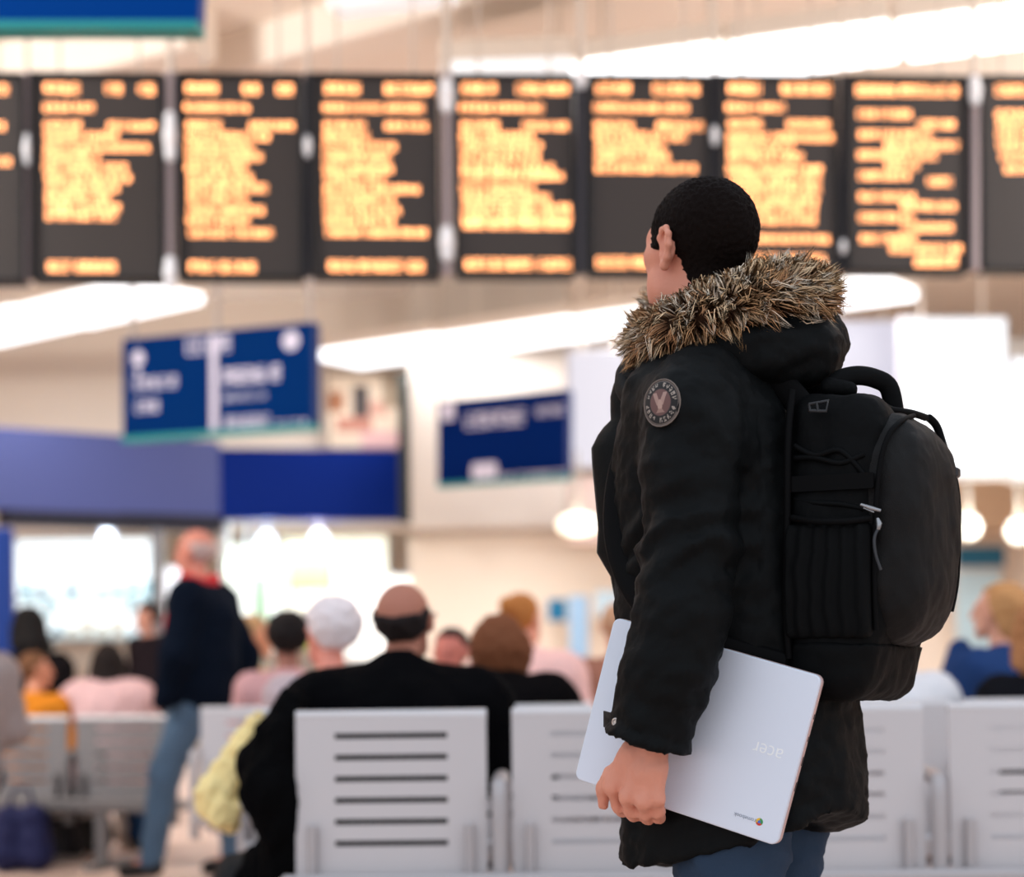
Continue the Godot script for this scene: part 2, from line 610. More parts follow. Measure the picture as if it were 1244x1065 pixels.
func build_boards() -> void:
	# per board: left edge, right edge, then its rows of amber text: [row centre, spans ...]
	var B := [
		[-140.0, 28.0, [[107, -132, -80, -60, 16], [131, -132, -40], [152, -132, -80, -50, 16], [165, -132, -30], [178, -132, -20], [195, -132, 15], [210, -132, -30], [324, -132, -60]]],
		[38.0, 198.0, [[107, 49, 99, 121, 156, 161, 190], [130, 47, 118], [152, 48, 104, 124, 190], [165, 48, 148], [178, 48, 184], [190, 48, 126], [203, 48, 163], [216, 48, 167], [228, 49, 146], [240, 49, 140], [252, 49, 147], [262, 49, 146], [324, 51, 142]]],
		[216.0, 368.0, [[107, 221, 271, 289, 326, 331, 363], [130, 219, 312], [152, 220, 276, 297, 363], [165, 220, 336], [178, 220, 320], [190, 220, 322], [203, 220, 310], [216, 221, 312], [228, 221, 328], [241, 221, 310], [255, 221, 326], [268, 221, 311], [283, 222, 334], [324, 223, 315]]],
		[379.0, 533.0, [[107, 388, 441, 461, 530], [130, 387, 519], [152, 387, 449, 463, 530], [165, 387, 454], [177, 387, 486], [190, 387, 478], [204, 388, 486], [216, 388, 476], [229, 388, 519], [242, 388, 484], [255, 389, 490], [268, 389, 486], [282, 389, 524], [323, 391, 521]]],
		[553.0, 698.0, [[107, 555, 608, 621, 697], [130, 553, 670], [152, 553, 612, 630, 697], [165, 553, 652], [177, 553, 662], [190, 554, 658], [203, 554, 678], [213, 554, 691], [228, 554, 658], [240, 555, 675], [252, 555, 696], [264, 555, 699], [273, 556, 697], [321, 558, 697]]],
		[714.0, 864.0, [[107, 718, 773, 789, 859], [130, 716, 844], [152, 716, 774, 792, 859], [165, 717, 838], [178, 717, 812], [190, 717, 820], [204, 718, 850], [319, 719, 815]]],
		[873.0, 1020.0, [[107, 879, 931, 945, 1017], [130, 877, 960], [150, 878, 936, 952, 1018], [166, 878, 1016], [178, 878, 974], [190, 878, 984], [205, 878, 1005], [217, 879, 1006], [229, 879, 1002], [242, 879, 1003], [254, 880, 1002], [267, 880, 1000], [290, 880, 1012], [316, 882, 1010]]],
		[1028.0, 1178.0, [[109, 1034, 1168], [138, 1036, 1112], [150, 1110, 1165], [163, 1037, 1140], [176, 1070, 1170], [188, 1037, 1145], [200, 1070, 1126], [213, 1037, 1110], [220, 1122, 1168], [239, 1038, 1115], [250, 1090, 1172], [264, 1038, 1118], [276, 1090, 1168], [290, 1039, 1120], [302, 1074, 1172], [317, 1105, 1174]]],
		[1191.0, 1345.0, [[109, 1202, 1330], [138, 1203, 1270], [150, 1204, 1330], [163, 1205, 1290], [176, 1206, 1270], [190, 1208, 1300], [205, 1214, 1280]]],
	]
	var casing := mat(c8(20, 19, 21), 0.5)
	var names := ["cut off by the left edge of the photo", "leftmost full one, its list ending two thirds down", "second full one, above the blue double sign", "third full one, two single long rows jutting out",
		"fourth full one, its list widening downwards", "directly left of the man's head, its lower half empty", "half hidden behind the man's head", "right of the man's head, gaps in its left column", "cut off by the right edge of the photo"]
	var yaw := 0.0
	var e0 := P(30, 215, board_d(30))
	var e1 := P(1185, 215, board_d(1185))
	yaw = -atan2(e1.z - e0.z, e1.x - e0.x)
	var basis := Basis(Vector3.UP, yaw) * Basis(Vector3.BACK, ROLL * 0.55)
	for i in B.size():
		var u0: float = B[i][0]
		var u1: float = B[i][1]
		var uc := (u0 + u1) / 2
		var d := board_d(uc)
		var s := d / FOC
		var vt := board_top(uc)
		var vb := board_low(uc)
		var w := (u1 - u0) * s
		var h := (vb - vt) * s
		var xf := Transform3D(basis, P(uc, (vt + vb) / 2, d))
		var t := thing("departure_board", "amber-lit departure board, " + names[i], "departure board", xf, "departure boards hung in a row")
		var st := mb(false)
		box(st, at(Vector3(0, 0, -0.07)), Vector3(w, h, 0.12), 0.01)
		part("casing", st, casing, t)
		var fr := mb(false)
		var b := 0.018
		for k in [[0, h / 2 - b / 2, w, b], [0, -h / 2 + b / 2, w, b], [-w / 2 + b / 2, 0, b, h - 2 * b], [w / 2 - b / 2, 0, b, h - 2 * b]]:
			box(fr, at(Vector3(k[0], k[1], 0.0)), Vector3(k[2], k[3], 0.03), 0.004)
		part("frame", fr, casing, t)
		var q := 3.0
		var img := Image.create(int((u1 - u0) * q), int((vb - vt) * q), false, Image.FORMAT_RGB8)
		img.fill(Color.BLACK)
		var amber := Color(1.0, 0.375, 0.135).linear_to_srgb()
		for row in B[i][2]:
			for k in range(1, row.size(), 2):
				glyphs(img, (row[k] + 5 - u0) * q, (row[k + 1] - 3 - u0) * q, (row[0] - vt) * q, (12.0 if row[0] < 115 or row[0] > 305 else 9.0) * q, amber)
		var m := StandardMaterial3D.new()
		m.albedo_color = c8(52, 43, 38)
		m.roughness = 0.6
		m.emission_enabled = true
		m.emission = Color.BLACK
		m.emission_texture = ImageTexture.create_from_image(img)
		m.emission_energy_multiplier = 5.8
		part("screen", picture(w - 0.004, h - 0.004, Transform3D(Basis(), Vector3(0, 0, -0.008))), m, t)
		var up := 5.45 - xf.origin.y
		for k in [-0.3, 0.3]:
			var hang := mb()
			tube(hang, [Vector3(k * w, h / 2 - 0.01, -0.07), Vector3(k * w, up, -0.07)], 0.008, 6)
			part("hanger", hang, mat(c8(216, 200, 184), 0.6), t)
	# posts between the boards, with their highlights painted on as white lumps
	var grey := mat(c8(168, 150, 148), 0.45, 0.2)
	var dark := mat(c8(70, 66, 70), 0.45, 0.2)
	var glint_m := mat(c8(250, 250, 252), 0.3, 0.0, 0.6)
	var posts := [[33, 4.5, [[182, 20]], grey, "pale post left of the first full departure board"], [207, 8.0, [[166, 30], [332, 18]], grey, "pale post with two painted white glints between the first and second full departure boards"],
		[374, 5.0, [[178, 12]], dark, "dark post between the second and third full departure boards"], [543, 9.0, [[116, 18], [296, 18]], grey, "pale post with two painted white glints between the third and fourth full departure boards"],
		[706, 8.0, [[95, 8]], dark, "dark post with one painted glint at its top, left of the board beside the man's head"], [868, 5.0, [[165, 10]], dark, "dark post above the man's head between two boards"],
		[1024, 4.0, [[300, 8]], dark, "thin dark post behind the fur hood's right end between two boards"], [1184, 8.0, [[110, 14]], grey, "pale post left of the last departure board"]]
	for r in posts:
		var d := board_d(r[0]) + 0.03
		var s := d / FOC
		var base := P(r[0], board_low(r[0]) - 1, d)
		var t := thing("support_post", r[4], "post", Transform3D(Basis(), base), "posts between the departure boards")
		var rad: float = r[1] * s
		var st := mb()
		var topy := P(r[0], board_top(r[0]), d) - base
		tube(st, [Vector3.ZERO, topy], rad, 12)
		part("pole", st, r[3], t)
		st = mb()
		tube(st, [topy, topy + Vector3(0, 5.45 - base.y - topy.y, 0)], rad * 0.6, 8)
		part("hanger", st, mat(c8(216, 200, 184), 0.6), t)
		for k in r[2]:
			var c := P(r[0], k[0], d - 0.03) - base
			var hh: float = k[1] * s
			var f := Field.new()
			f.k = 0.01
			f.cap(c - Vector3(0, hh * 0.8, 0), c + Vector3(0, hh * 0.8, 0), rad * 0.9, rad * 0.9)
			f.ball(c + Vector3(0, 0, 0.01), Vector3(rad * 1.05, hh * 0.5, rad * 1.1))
			part("post_glint", net(f, 0.012), glint_m, t)

# ---------------------------------------------------------------- hanging signs
func sign_board(label: String, c: Array, d0: float, d1: float, rows: Array, strip: bool, rods: Array, extras: Array, blue: Color) -> void:
	# c: left, right, top at left, top at right, bottom at left, bottom at right
	var tl := P(c[0], c[2], d0)
	var tr := P(c[1], c[3], d1)
	var bl := P(c[0], c[4], d0)
	var br := P(c[1], c[5], d1)
	var mid := (tl + tr + bl + br) / 4
	var ex := ((tr - tl) + (br - bl)).normalized()
	var w := ((tr - tl).length() + (br - bl).length()) / 2
	var h := ((tl - bl).length() + (tr - br).length()) / 2
	var ez := ex.cross(Vector3.UP).normalized()
	var ey := ez.cross(ex)
	var t := thing("hanging_sign", label, "sign", Transform3D(Basis(ex, ey, ez), mid), "blue wayfinding signs")
	var st := mb(false)
	box(st, Transform3D(Basis(), Vector3(0, 0, -0.06)), Vector3(w, h, 0.11), 0.008)
	part("panel", st, mat(blue, 0.55), t)
	var sx: float = w / (c[1] - c[0])
	var img := Image.create(768, int(768 * h / w), false, Image.FORMAT_RGB8)
	img.fill(blue)
	var q: float = 768.0 / (c[1] - c[0])
	var vm := func(u: float, v: float) -> float: return (v - lerpf(c[2], c[3], (u - c[0]) / (c[1] - c[0]))) * q
	var pale := c8(225, 222, 240)
	for r in rows: glyphs(img, (r[0] - c[0]) * q, (r[1] - c[0]) * q, vm.call((r[0] + r[1]) / 2.0, r[2]), r[3] * q, pale)
	for r in extras:
		if r[3] == 0:
			for y in range(-40, 41):
				var half := int(sqrt(maxf(0.0, pow(r[2] * q, 2.0) - y * y)))
				if half > 0: img.fill_rect(Rect2i(int((r[0] - c[0]) * q) - half, int(vm.call(r[0], r[1])) + y, half * 2, 1), pale)
		else: img.fill_rect(Rect2i(int((r[0] - c[0]) * q), int(vm.call(r[0], r[1])), int(r[2] * q), int(r[3] * q)), pale)
	var m := StandardMaterial3D.new()
	m.albedo_texture = ImageTexture.create_from_image(img)
	m.roughness = 0.8
	m.metallic_specular = 0.15
	part("printed_face", picture(w - 0.01, h - 0.01, Transform3D(Basis(), Vector3(0, 0, -0.003))), m, t)
	if strip:
		part("edge_strip", boxy(Vector3(0, -h / 2 - 0.02, -0.05), Vector3(w, 0.04, 0.13), 0.006), mat(c8(40, 150, 150), 0.5), t)
	for u in rods:
		var rd := mb()
		var x: float = (u - (c[0] + c[1]) / 2.0) * sx
		tube(rd, [Vector3(x, h / 2 - 0.01, -0.06), Vector3(x, 5.45 - mid.y, -0.06)], 0.02, 6)
		part("hanging_rod", rd, mat(c8(170, 160, 155), 0.5, 0.4), t)

func build_signs() -> void:
	sign_board("blue double wayfinding sign with a white central divider, hung in front of the left shopfront", [148, 380, 412, 390, 530, 515], 14.0, 13.3,
		[[160, 216, 457, 13], [163, 192, 482, 12], [228, 292, 415, 17], [272, 345, 445, 16], [272, 330, 468, 7], [274, 334, 494, 13], [334, 376, 496, 11]], true, [156, 262, 372],
		[[168, 431, 8, 0], [168, 446, 4, 0], [258, 405, 9, 118], [355, 409, 10, 0]], c8(0, 44, 104))
	sign_board("smaller blue wayfinding sign fixed against the cream pier", [531, 688, 487, 473, 588, 576], 18.6, 17.7,
		[[566, 650, 503, 15], [652, 686, 494, 9], [596, 688, 562, 12]], true, [], [[536, 488, 16, 18], [590, 556, 16, 0]], c8(0, 30, 92))
	sign_board("blue sign cut off by the top edge, hung above the two leftmost departure boards", [-120, 243, -90, -90, 26, 24], 7.6, 7.5,
		[[-80, 120, -40, 22]], true, [0, 120], [], c8(0, 62, 140))

# ---------------------------------------------------------------- shopfronts, screens, lamps behind the seats
func wall_run(u0: float, v0: float, w0: float, d0: float, u1: float, v1: float, w1: float, d1: float, thick: float) -> Array:
	# an upright run from u0 to u1: top pixels v0, v1 and bottom pixels w0, w1 at the two ends -> [transform, size]
	var a := P(u0, v0, d0)
	var b := P(u1, v1, d1)
	var c := P(u0, w0, d0)
	var e := P(u1, w1, d1)
	var mid := (a + b + c + e) / 4
	var d := b - a
	var l := Vector2(d.x, d.z).length()
	return [at(mid, -atan2(d.z, d.x)), Vector3(l, ((a.y - c.y) + (b.y - e.y)) / 2, thick)]

func run_box(r: Array, bevel := 0.01) -> SurfaceTool:
	var st := mb(false)
	box(st, Transform3D(Basis(), Vector3(0, 0, -r[1].z / 2)), r[1], bevel)
	return st

func globe_lamp(label: String, u: float, v: float, d: float, r: float, flat: float, c: Color, e: float) -> void:
	var p := P(u, v, d)
	var t := thing("ceiling_lamp", label, "lamp", at(p), "round shop lamps")
	var f := Field.new()
	f.ball(Vector3.ZERO, Vector3(r, r * flat, r))
	part("lamp_globe", net(f, r / 6.0), glow(c, e), t)
	var st := mb()
	tube(st, [Vector3(0, r * flat * 0.8, 0), Vector3(0, r * flat + 0.06, 0), Vector3(0, maxf(r * flat + 0.1, 3.1 - p.y), 0)], [r * 0.5, 0.03, 0.012], 8)
	part("stem", st, mat(c8(190, 185, 180), 0.5), t)
	var l := OmniLight3D.new()
	l.name = "light"
	l.light_energy = 0.35 * e
	l.light_color = c
	l.omni_range = 30.0
	l.omni_attenuation = 2.0
	l.light_size = r * 0.8
	l.shadow_enabled = true
	l.position = Vector3(0, 0, r * 1.3)
	t.add_child(l)

func build_shops() -> void:
	var blue := mat(c8(0, 30, 106), 0.6, 0.0, 0.2)
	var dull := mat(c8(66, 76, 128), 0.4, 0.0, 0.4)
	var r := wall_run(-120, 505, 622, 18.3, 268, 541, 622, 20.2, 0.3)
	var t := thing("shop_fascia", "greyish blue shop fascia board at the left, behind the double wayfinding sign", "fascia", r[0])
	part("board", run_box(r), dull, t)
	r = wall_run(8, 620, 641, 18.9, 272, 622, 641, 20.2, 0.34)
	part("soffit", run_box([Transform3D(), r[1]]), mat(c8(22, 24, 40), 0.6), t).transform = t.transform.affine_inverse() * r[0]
	r = wall_run(266, 541, 629, 20.2, 497, 549, 632, 20.6, 0.3)
	t = thing("shop_fascia", "saturated dark blue shop fascia board next to the cream pier", "fascia", r[0])
	part("board", run_box(r), blue, t)
	r = wall_run(-60, 640, 1000, 18.6, 19, 640, 1000, 18.8, 0.3)
	t = thing("shop_pillar", "blue shopfront pillar at the left edge under the fascia", "pillar", r[0])
	part("shaft", run_box(r, 0.03), mat(c8(0, 50, 130), 0.5), t)
	r = wall_run(484, 452, 634, 20.0, 500, 452, 634, 20.0, 0.25)
	t = thing("edge_trim", "narrow dark green upright strip left of the cream pier", "trim", r[0])
	part("strip", run_box(r), mat(c8(36, 44, 42), 0.6), t)
	# picture panel over the right part of the fascia
	r = wall_run(396, 452, 546, 20.9, 486, 452, 546, 20.9, 0.08)
	t = thing("poster", "blurred brown and pink poster above the dark blue fascia", "poster", r[0])
	part("board", run_box(r), mat(c8(120, 110, 100), 0.7), t)
	var img := Image.create(256, 256, false, Image.FORMAT_RGB8)
	img.fill(c8(216, 196, 172))
	for k in [[0, 60, 60, 70, 150, 95, 60], [90, 40, 60, 150, 58, 48, 44], [150, 90, 70, 60, 196, 150, 130], [30, 150, 130, 50, 180, 120, 100], [120, 200, 136, 56, 214, 170, 165], [200, 0, 56, 120, 150, 130, 105]]:
		img.fill_rect(Rect2i(k[0], k[1], k[2], k[3]), c8(k[4], k[5], k[6]))
	var pm := StandardMaterial3D.new()
	pm.albedo_texture = ImageTexture.create_from_image(img)
	pm.roughness = 0.6
	part("mount", boxy(Vector3(0, 0, -0.22), Vector3(r[1].x * 0.5, r[1].y * 0.5, 0.3)), mat(c8(120, 110, 100), 0.7), t)
	part("print", picture(r[1].x - 0.04, r[1].y - 0.04, Transform3D(Basis(), Vector3(0, 0, 0.004))), pm, t)
	# glass shop interiors: bright light panels, shelves and posts
	var panels := [[20, 655, 186, 722, 23.6, 1.25, c8(236, 249, 255), "wide bright panel at the left under the fascia"], [22, 729, 182, 768, 23.4, 1.15, c8(228, 248, 255), "lower bright panel at the left under the fascia"],
		[196, 690, 236, 800, 23.2, 1.0, c8(240, 240, 255), "narrow bright panel behind the walking man's back"], [278, 660, 342, 790, 23.2, 1.0, c8(235, 252, 240), "pale green bright panel right of the walking man's head"], [342, 652, 470, 742, 23.4, 1.15, c8(255, 252, 228), "cream bright panel above the white-haired head"],
		[420, 700, 520, 800, 23.0, 1.0, c8(255, 250, 240), "bright panel directly behind the balding head"]]
	for k in panels:
		r = wall_run(k[0], k[1], k[3], k[4], k[2], k[1], k[3], k[4], 0.08)
		t = thing("light_panel", "backlit white shop display, " + k[7], "display", r[0], "backlit shop displays")
		part("frame", run_box([Transform3D(), r[1] + Vector3(0.06, 0.06, 0)]), mat(c8(200, 205, 208), 0.5), t)
		legs_to_floor(t, r)
		part("lit_face", boxy(Vector3(0, 0, 0.01), Vector3(r[1].x, r[1].y, 0.02)), glow(k[6], k[5]), t)
	var shelf_m := mat(c8(176, 200, 206), 0.6)
	for k in [[20, 724, 186, 22.85], [20, 772, 186, 22.3]]:
		r = wall_run(k[0], k[1], k[1] + 5, k[3], k[2], k[1], k[1] + 5, k[3], 0.4)
		t = thing("shop_shelf", "pale shop shelf in front of the bright left displays, " + ("upper of the two" if k[1] < 750 else "lower of the two"), "shelf", r[0], "pale shop shelves")
		part("board", run_box(r), shelf_m, t)
		legs_to_floor(t, r)
		part("bracket", boxy(Vector3(-r[1].x * 0.3, -0.1, -0.3), Vector3(0.03, 0.2, 0.3)), shelf_m, t)
		part("bracket", boxy(Vector3(r[1].x * 0.3, -0.1, -0.3), Vector3(0.03, 0.2, 0.3)), shelf_m, t)
		for j in 9:
			var hh := 0.10 + 0.10 * rng.randf()
			var st := mb(false)
			box(st, Transform3D(), Vector3(0.11, hh, 0.1), 0.01)
			box(st, at(Vector3(0, hh / 2, 0)), Vector3(0.05, 0.05, 0.05), 0.008)
			var tone := rng.randi() % 4
			var g := part("shop_item", st, mat([c8(120, 160, 170), c8(205, 190, 170), c8(90, 110, 120), c8(220, 226, 228)][tone], 0.6), self)
			g.position = r[0] * Vector3(lerpf(-0.45, 0.45, j / 8.0) * r[1].x, r[1].y / 2 + hh / 2, -0.15)
			tag(g, ["grey teal", "beige", "dark slate", "whitish"][tone] + " small package on the " + ("upper" if k[1] < 750 else "lower") + " pale shop shelf, " + ["first", "second", "third", "fourth", "fifth", "sixth", "seventh", "eighth", "ninth"][j] + " from its left end", "package", "packages on the " + ("upper" if k[1] < 750 else "lower") + " shop shelf")
	r = wall_run(185, 642, 1010, 19.6, 197, 642, 1010, 19.6, 0.25)
	t = thing("shop_mullion", "dark grey upright shopfront post left of the walking man", "post", r[0])
	part("shaft", run_box(r), mat(c8(112, 112, 116), 0.5, 0.3), t)
	r = wall_run(268, 632, 1010, 20.3, 278, 632, 1010, 20.3, 0.2)
	t = thing("shop_mullion", "pale upright shopfront post right behind the walking man's head", "post", r[0])
	part("shaft", run_box(r), mat(c8(196, 198, 196), 0.5, 0.3), t)
	# green and yellow stock
	for k in [[306, 700, 326, 800, c8(176, 212, 184), "pale green upright banner in the shop right of the walking man"], [350, 662, 404, 716, c8(252, 240, 150), "yellow square notice in the bright shop above the white-haired head"], [372, 760, 392, 790, c8(196, 205, 90), "olive green notice low in the shop behind the dark-haired sitter"]]:
		r = wall_run(k[0], k[1], k[3], 22.4 if k[0] < 360 else 21.8, k[2], k[1], k[3], 22.4 if k[0] < 360 else 21.8, 0.05)
		t = thing("shop_notice", k[5], "notice", r[0])
		part("board", run_box(r), mat(k[4], 0.7), t)
		legs_to_floor(t, r)
	# cream counter wall and blue kit right of the pier
	r = wall_run(500, 646, 1010, 22.2, 1300, 646, 1010, 22.2, 0.2)
	struct("trim_6", mb_at(run_box(r), r[0]), mat(c8(246, 230, 212), 0.8, 0.0, 0.3))
	for k in [[664, 726, 690, 756, c8(20, 110, 150), "small teal blue poster left of the jacket, on the cream counter wall"], [690, 722, 716, 800, c8(160, 196, 226), "light blue poster beside the small teal one"], [722, 716, 760, 750, c8(196, 220, 232), "pale blue poster just left of the jacket flap"],
		[1160, 662, 1222, 690, c8(38, 104, 132), "teal banner right of the backpack, under the round lamps"], [1160, 692, 1218, 790, c8(190, 216, 224), "pale blue poster right of the backpack, under the teal banner"]]:
		r = wall_run(k[0], k[1], k[3], 21.8, k[2], k[1], k[3], 21.8, 0.04)
		t = thing("wall_poster", k[5], "poster", r[0])
		part("board", run_box(r), mat(c8(210, 206, 200), 0.7), t)
		part("print", boxy(Vector3(0, 0, 0.01), Vector3(r[1].x - 0.04, r[1].y - 0.04, 0.012), 0.003), mat(k[4], 0.6), t)
	# large bright advertising screens at the right
	for k in [[1098, 388, 1222, 578, 17.0, 1.35, c8(248, 251, 255), "large glaring white advertising screen behind the backpack's top right"], [1230, 434, 1420, 580, 17.0, 1.35, c8(248, 251, 255), "glaring white advertising screen cut off by the right edge"],
		[1004, 392, 1094, 560, 17.6, 0.78, c8(226, 222, 240), "dimmer lilac advertising screen between the hood and the big white one"], [692, 428, 764, 566, 18.0, 0.85, c8(240, 236, 248), "pale lilac screen left of the fur trim, right of the cream pier"]]:
		r = wall_run(k[0], k[1], k[3], k[4], k[2], k[1], k[3], k[4], 0.15)
		t = thing("advertising_screen", k[7], "screen", r[0], "bright advertising screens")
		part("casing", run_box([Transform3D(), r[1] + Vector3(0.06, 0.06, 0)]), mat(c8(190, 188, 192), 0.5), t)
		part("lit_screen", boxy(Vector3(0, 0, 0.01), Vector3(r[1].x, r[1].y, 0.02)), glow(k[6], k[5], 70.0), t)
		for x in [-0.3, 0.3]:
			var rd := mb()
			tube(rd, [Vector3(x * r[1].x, r[1].y / 2, -0.08), Vector3(x * r[1].x, 5.45 - r[0].origin.y, -0.08)], 0.025, 8)
			part("hanger", rd, mat(c8(216, 204, 192), 0.5), t)
		var al := AreaLight3D.new()
		al.name = "light"
		al.area_size = Vector2(r[1].x, r[1].y)
		al.light_energy = 0.45 * k[5] * r[1].x * r[1].y
		al.light_color = k[6]
		al.shadow_enabled = true
		al.rotation = Vector3(0, PI, 0)
		al.position = Vector3(0, 0, 0.04)
		t.add_child(al)
	r = wall_run(692, 580, 660, 18.6, 762, 580, 660, 18.6, 0.1)
	t = thing("wall_panel", "pinkish panel under the pale lilac screen, left of the jacket flap", "panel", r[0])
	part("board", run_box(r), mat(c8(236, 212, 202), 0.7), t)
	# soffit of the shops at the right, with round lamps
	r = wall_run(700, 584, 646, 21.0, 1420, 584, 646, 21.0, 0.5)
	struct("trim_7", mb_at(run_box(r), r[0]), mat(c8(206, 176, 146), 0.8, 0.0, 0.3))
	globe_lamp("glowing cream round lamp left of the man's jacket flap", 702, 637, 17.0, 0.2, 0.55, c8(255, 246, 220), 1.6)
	globe_lamp("glowing round lamp close to the backpack's right edge", 1176, 640, 17.0, 0.12, 1.0, c8(255, 248, 225), 1.8)
	globe_lamp("glowing round lamp at the right edge of the photo", 1238, 645, 17.0, 0.12, 1.0, c8(255, 248, 225), 1.8)
	globe_lamp("bluish white round lamp under the grey blue fascia", 131, 652, 20.5, 0.1, 1.0, c8(215, 232, 255), 1.4)
	globe_lamp("bluish white round lamp right of the walking man's head", 324, 656, 20.8, 0.11, 1.0, c8(208, 230, 255), 1.3)
	globe_lamp("pale green round lamp low right of the walking man's head", 300, 690, 20.8, 0.11, 1.0, c8(205, 255, 225), 1.2)
	globe_lamp("white round lamp above the yellow notice", 388, 654, 20.8, 0.11, 1.0, c8(250, 250, 255), 1.4)
	# lights in the shop ceilings; the one behind the pier is added for brightness
	for k in [[100, 648, 22.2, 5.0], [380, 645, 22.2, 4.0], [620, 640, 20.9, 2.0], [1050, 640, 20.6, 3.0]]:
		var p := P(k[0], k[1], k[2])
		t = thing("shop_light", "flat shop ceiling light above the " + ("left backlit displays" if k[0] < 200 else "cream backlit displays" if k[0] < 400 else "cream counter wall, added unseen to brighten it" if k[0] < 800 else "counter wall, hidden behind the backpack"), "ceiling light", at(p))
		part("housing", boxy(Vector3(0, 0.08, 0), Vector3(2.0, 0.06, 0.4), 0.01), mat(c8(230, 230, 230)), t)
		part("diffuser", boxy(Vector3(0, 0.03, 0), Vector3(1.96, 0.05, 0.36), 0.01), glow(c8(245, 250, 255), 1.3), t)
		var rd := mb()
		for x in [-0.6, 0.6]: tube(rd, [Vector3(x, 0.1, 0), Vector3(x, 5.4 - p.y, 0)], 0.01, 6)
		part("hanging_rod", rd, mat(c8(150, 150, 150)), t)
		var al := AreaLight3D.new()
		al.name = "light"
		al.area_size = Vector2(1.9, 0.35)
		al.light_energy = k[3]
		al.light_color = c8(245, 250, 255)
		al.shadow_enabled = true
		al.rotation = Vector3(-PI / 2, 0, 0)
		al.position = Vector3(0, -0.02, 0)
		t.add_child(al)

func legs_to_floor(t: Node3D, r: Array) -> void:
	for x in [-0.4, 0.4]:
		var st := mb()
		tube(st, [Vector3(x * r[1].x, -r[0].origin.y, -r[1].z / 2), Vector3(x * r[1].x, 0, -r[1].z / 2)], 0.015, 6)
		part("stand_leg", st, mat(c8(170, 170, 172), 0.5), t)

func mb_at(st: SurfaceTool, xf: Transform3D) -> ArrayMesh:
	st.generate_normals()
	var o := SurfaceTool.new()
	o.begin(Mesh.PRIMITIVE_TRIANGLES)
	o.append_from(st.commit(), 0, xf)
	return o.commit()

# ---------------------------------------------------------------- steel benches
func seat_back(w: float, h: float, slots: int) -> SurfaceTool:      # upright perforated plate, its foot at the origin, facing +z
	var st := mb(false)
	var sw := w * 0.592
	var top := h - 0.046
	var pitch: float = (h * 0.76) / slots
	var sh := 0.015
	box(st, at(Vector3(-(w + sw) / 4, h / 2, 0)), Vector3((w - sw) / 2, h, 0.012))
	box(st, at(Vector3((w + sw) / 4, h / 2, 0)), Vector3((w - sw) / 2, h, 0.012))
	var y := h
	for i in slots:
		var s := top - pitch * i
		box(st, at(Vector3(0, (y + s) / 2, 0)), Vector3(sw, y - s, 0.012))
		y = s - sh
	box(st, at(Vector3(0, y / 2, 0)), Vector3(sw, y, 0.012))
	return st

func bench(label: String, a: Vector3, b: Vector3, count: int, w: float, top: float, slots: int, first_arm: bool, tone := 1.0) -> void:
	var d := b - a
	var t := thing("bench", label, "bench", at(Vector3(a.x, 0, a.z), -atan2(d.z, d.x)), "steel waiting benches")
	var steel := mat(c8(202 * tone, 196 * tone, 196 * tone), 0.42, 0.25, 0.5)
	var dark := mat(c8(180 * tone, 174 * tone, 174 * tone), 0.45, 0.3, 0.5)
	var pitch := d.length() / maxi(count - 1, 1)
	var low := top - 0.46
	for i in count:
		var x := pitch * i
		var sb := part("seat_back", seat_back(w, 0.46, slots), steel, t)
		sb.transform = Transform3D(Basis(Vector3.RIGHT, -0.06), Vector3(x, low, 0.0))
		var lip := mb()
		tube(lip, [Vector3(-w / 2, 0.462, -0.008), Vector3(w / 2, 0.462, -0.008)], 0.016, 8)
		part("rolled_lip", lip, mat(c8(214, 211, 212), 0.4, 0.2), sb)
		var pan := mb()
		var rings := []
		for k in 7:
			var z := -0.03 - 0.46 * k / 6.0
			var y := low - 0.02 + 0.03 * pow(k / 6.0, 2.0) - (0.05 if k == 6 else 0.0)
			rings.append(PackedVector3Array([Vector3(x - w / 2, y, z), Vector3(x + w / 2, y, z), Vector3(x + w / 2, y - 0.015, z), Vector3(x - w / 2, y - 0.015, z)]))
		loft(pan, rings)
		part("seat_pan", pan, steel, t)
		for s in [-1, 1]:
			var br := mb(false)
			box(br, at(Vector3(x + s * w * 0.41, low + 0.05, 0.022)), Vector3(0.026, 0.24, 0.022), 0.005)
			box(br, at(Vector3(x + s * w * 0.41, low - 0.05, -0.04)), Vector3(0.026, 0.05, 0.14), 0.005)
			part("back_bracket", br, dark, t)
	for i in range(0 if first_arm else 1, count + 1):
		var x := pitch * (i - 0.5)
		var arm := mb()
		tube(arm, spline([Vector3(x, low - 0.1, 0.02), Vector3(x, top - 0.23, 0.02), Vector3(x, top - 0.19, -0.02), Vector3(x, top - 0.18, -0.12), Vector3(x, top - 0.19, -0.3), Vector3(x, top - 0.24, -0.33), Vector3(x, low - 0.08, -0.32)], 4), 0.022, 10)
		part("armrest", arm, dark, t)
	var bm := mb(false)
	box(bm, at(Vector3(pitch * (count - 1) / 2, low + 0.0, 0.062)), Vector3(pitch * count, 0.075, 0.05), 0.012)
	part("beam", bm, dark, t)
	for i in ([0, count - 1] if count > 1 else [0]):
		var x: float = pitch * i + (0.1 if i == 0 else -0.1)
		var lg := mb(false)
		box(lg, at(Vector3(x, low / 2, 0.05)), Vector3(0.07, low, 0.05), 0.008)
		box(lg, at(Vector3(x, 0.02, -0.12)), Vector3(0.08, 0.04, 0.62), 0.01)
		part("leg", lg, dark, t)

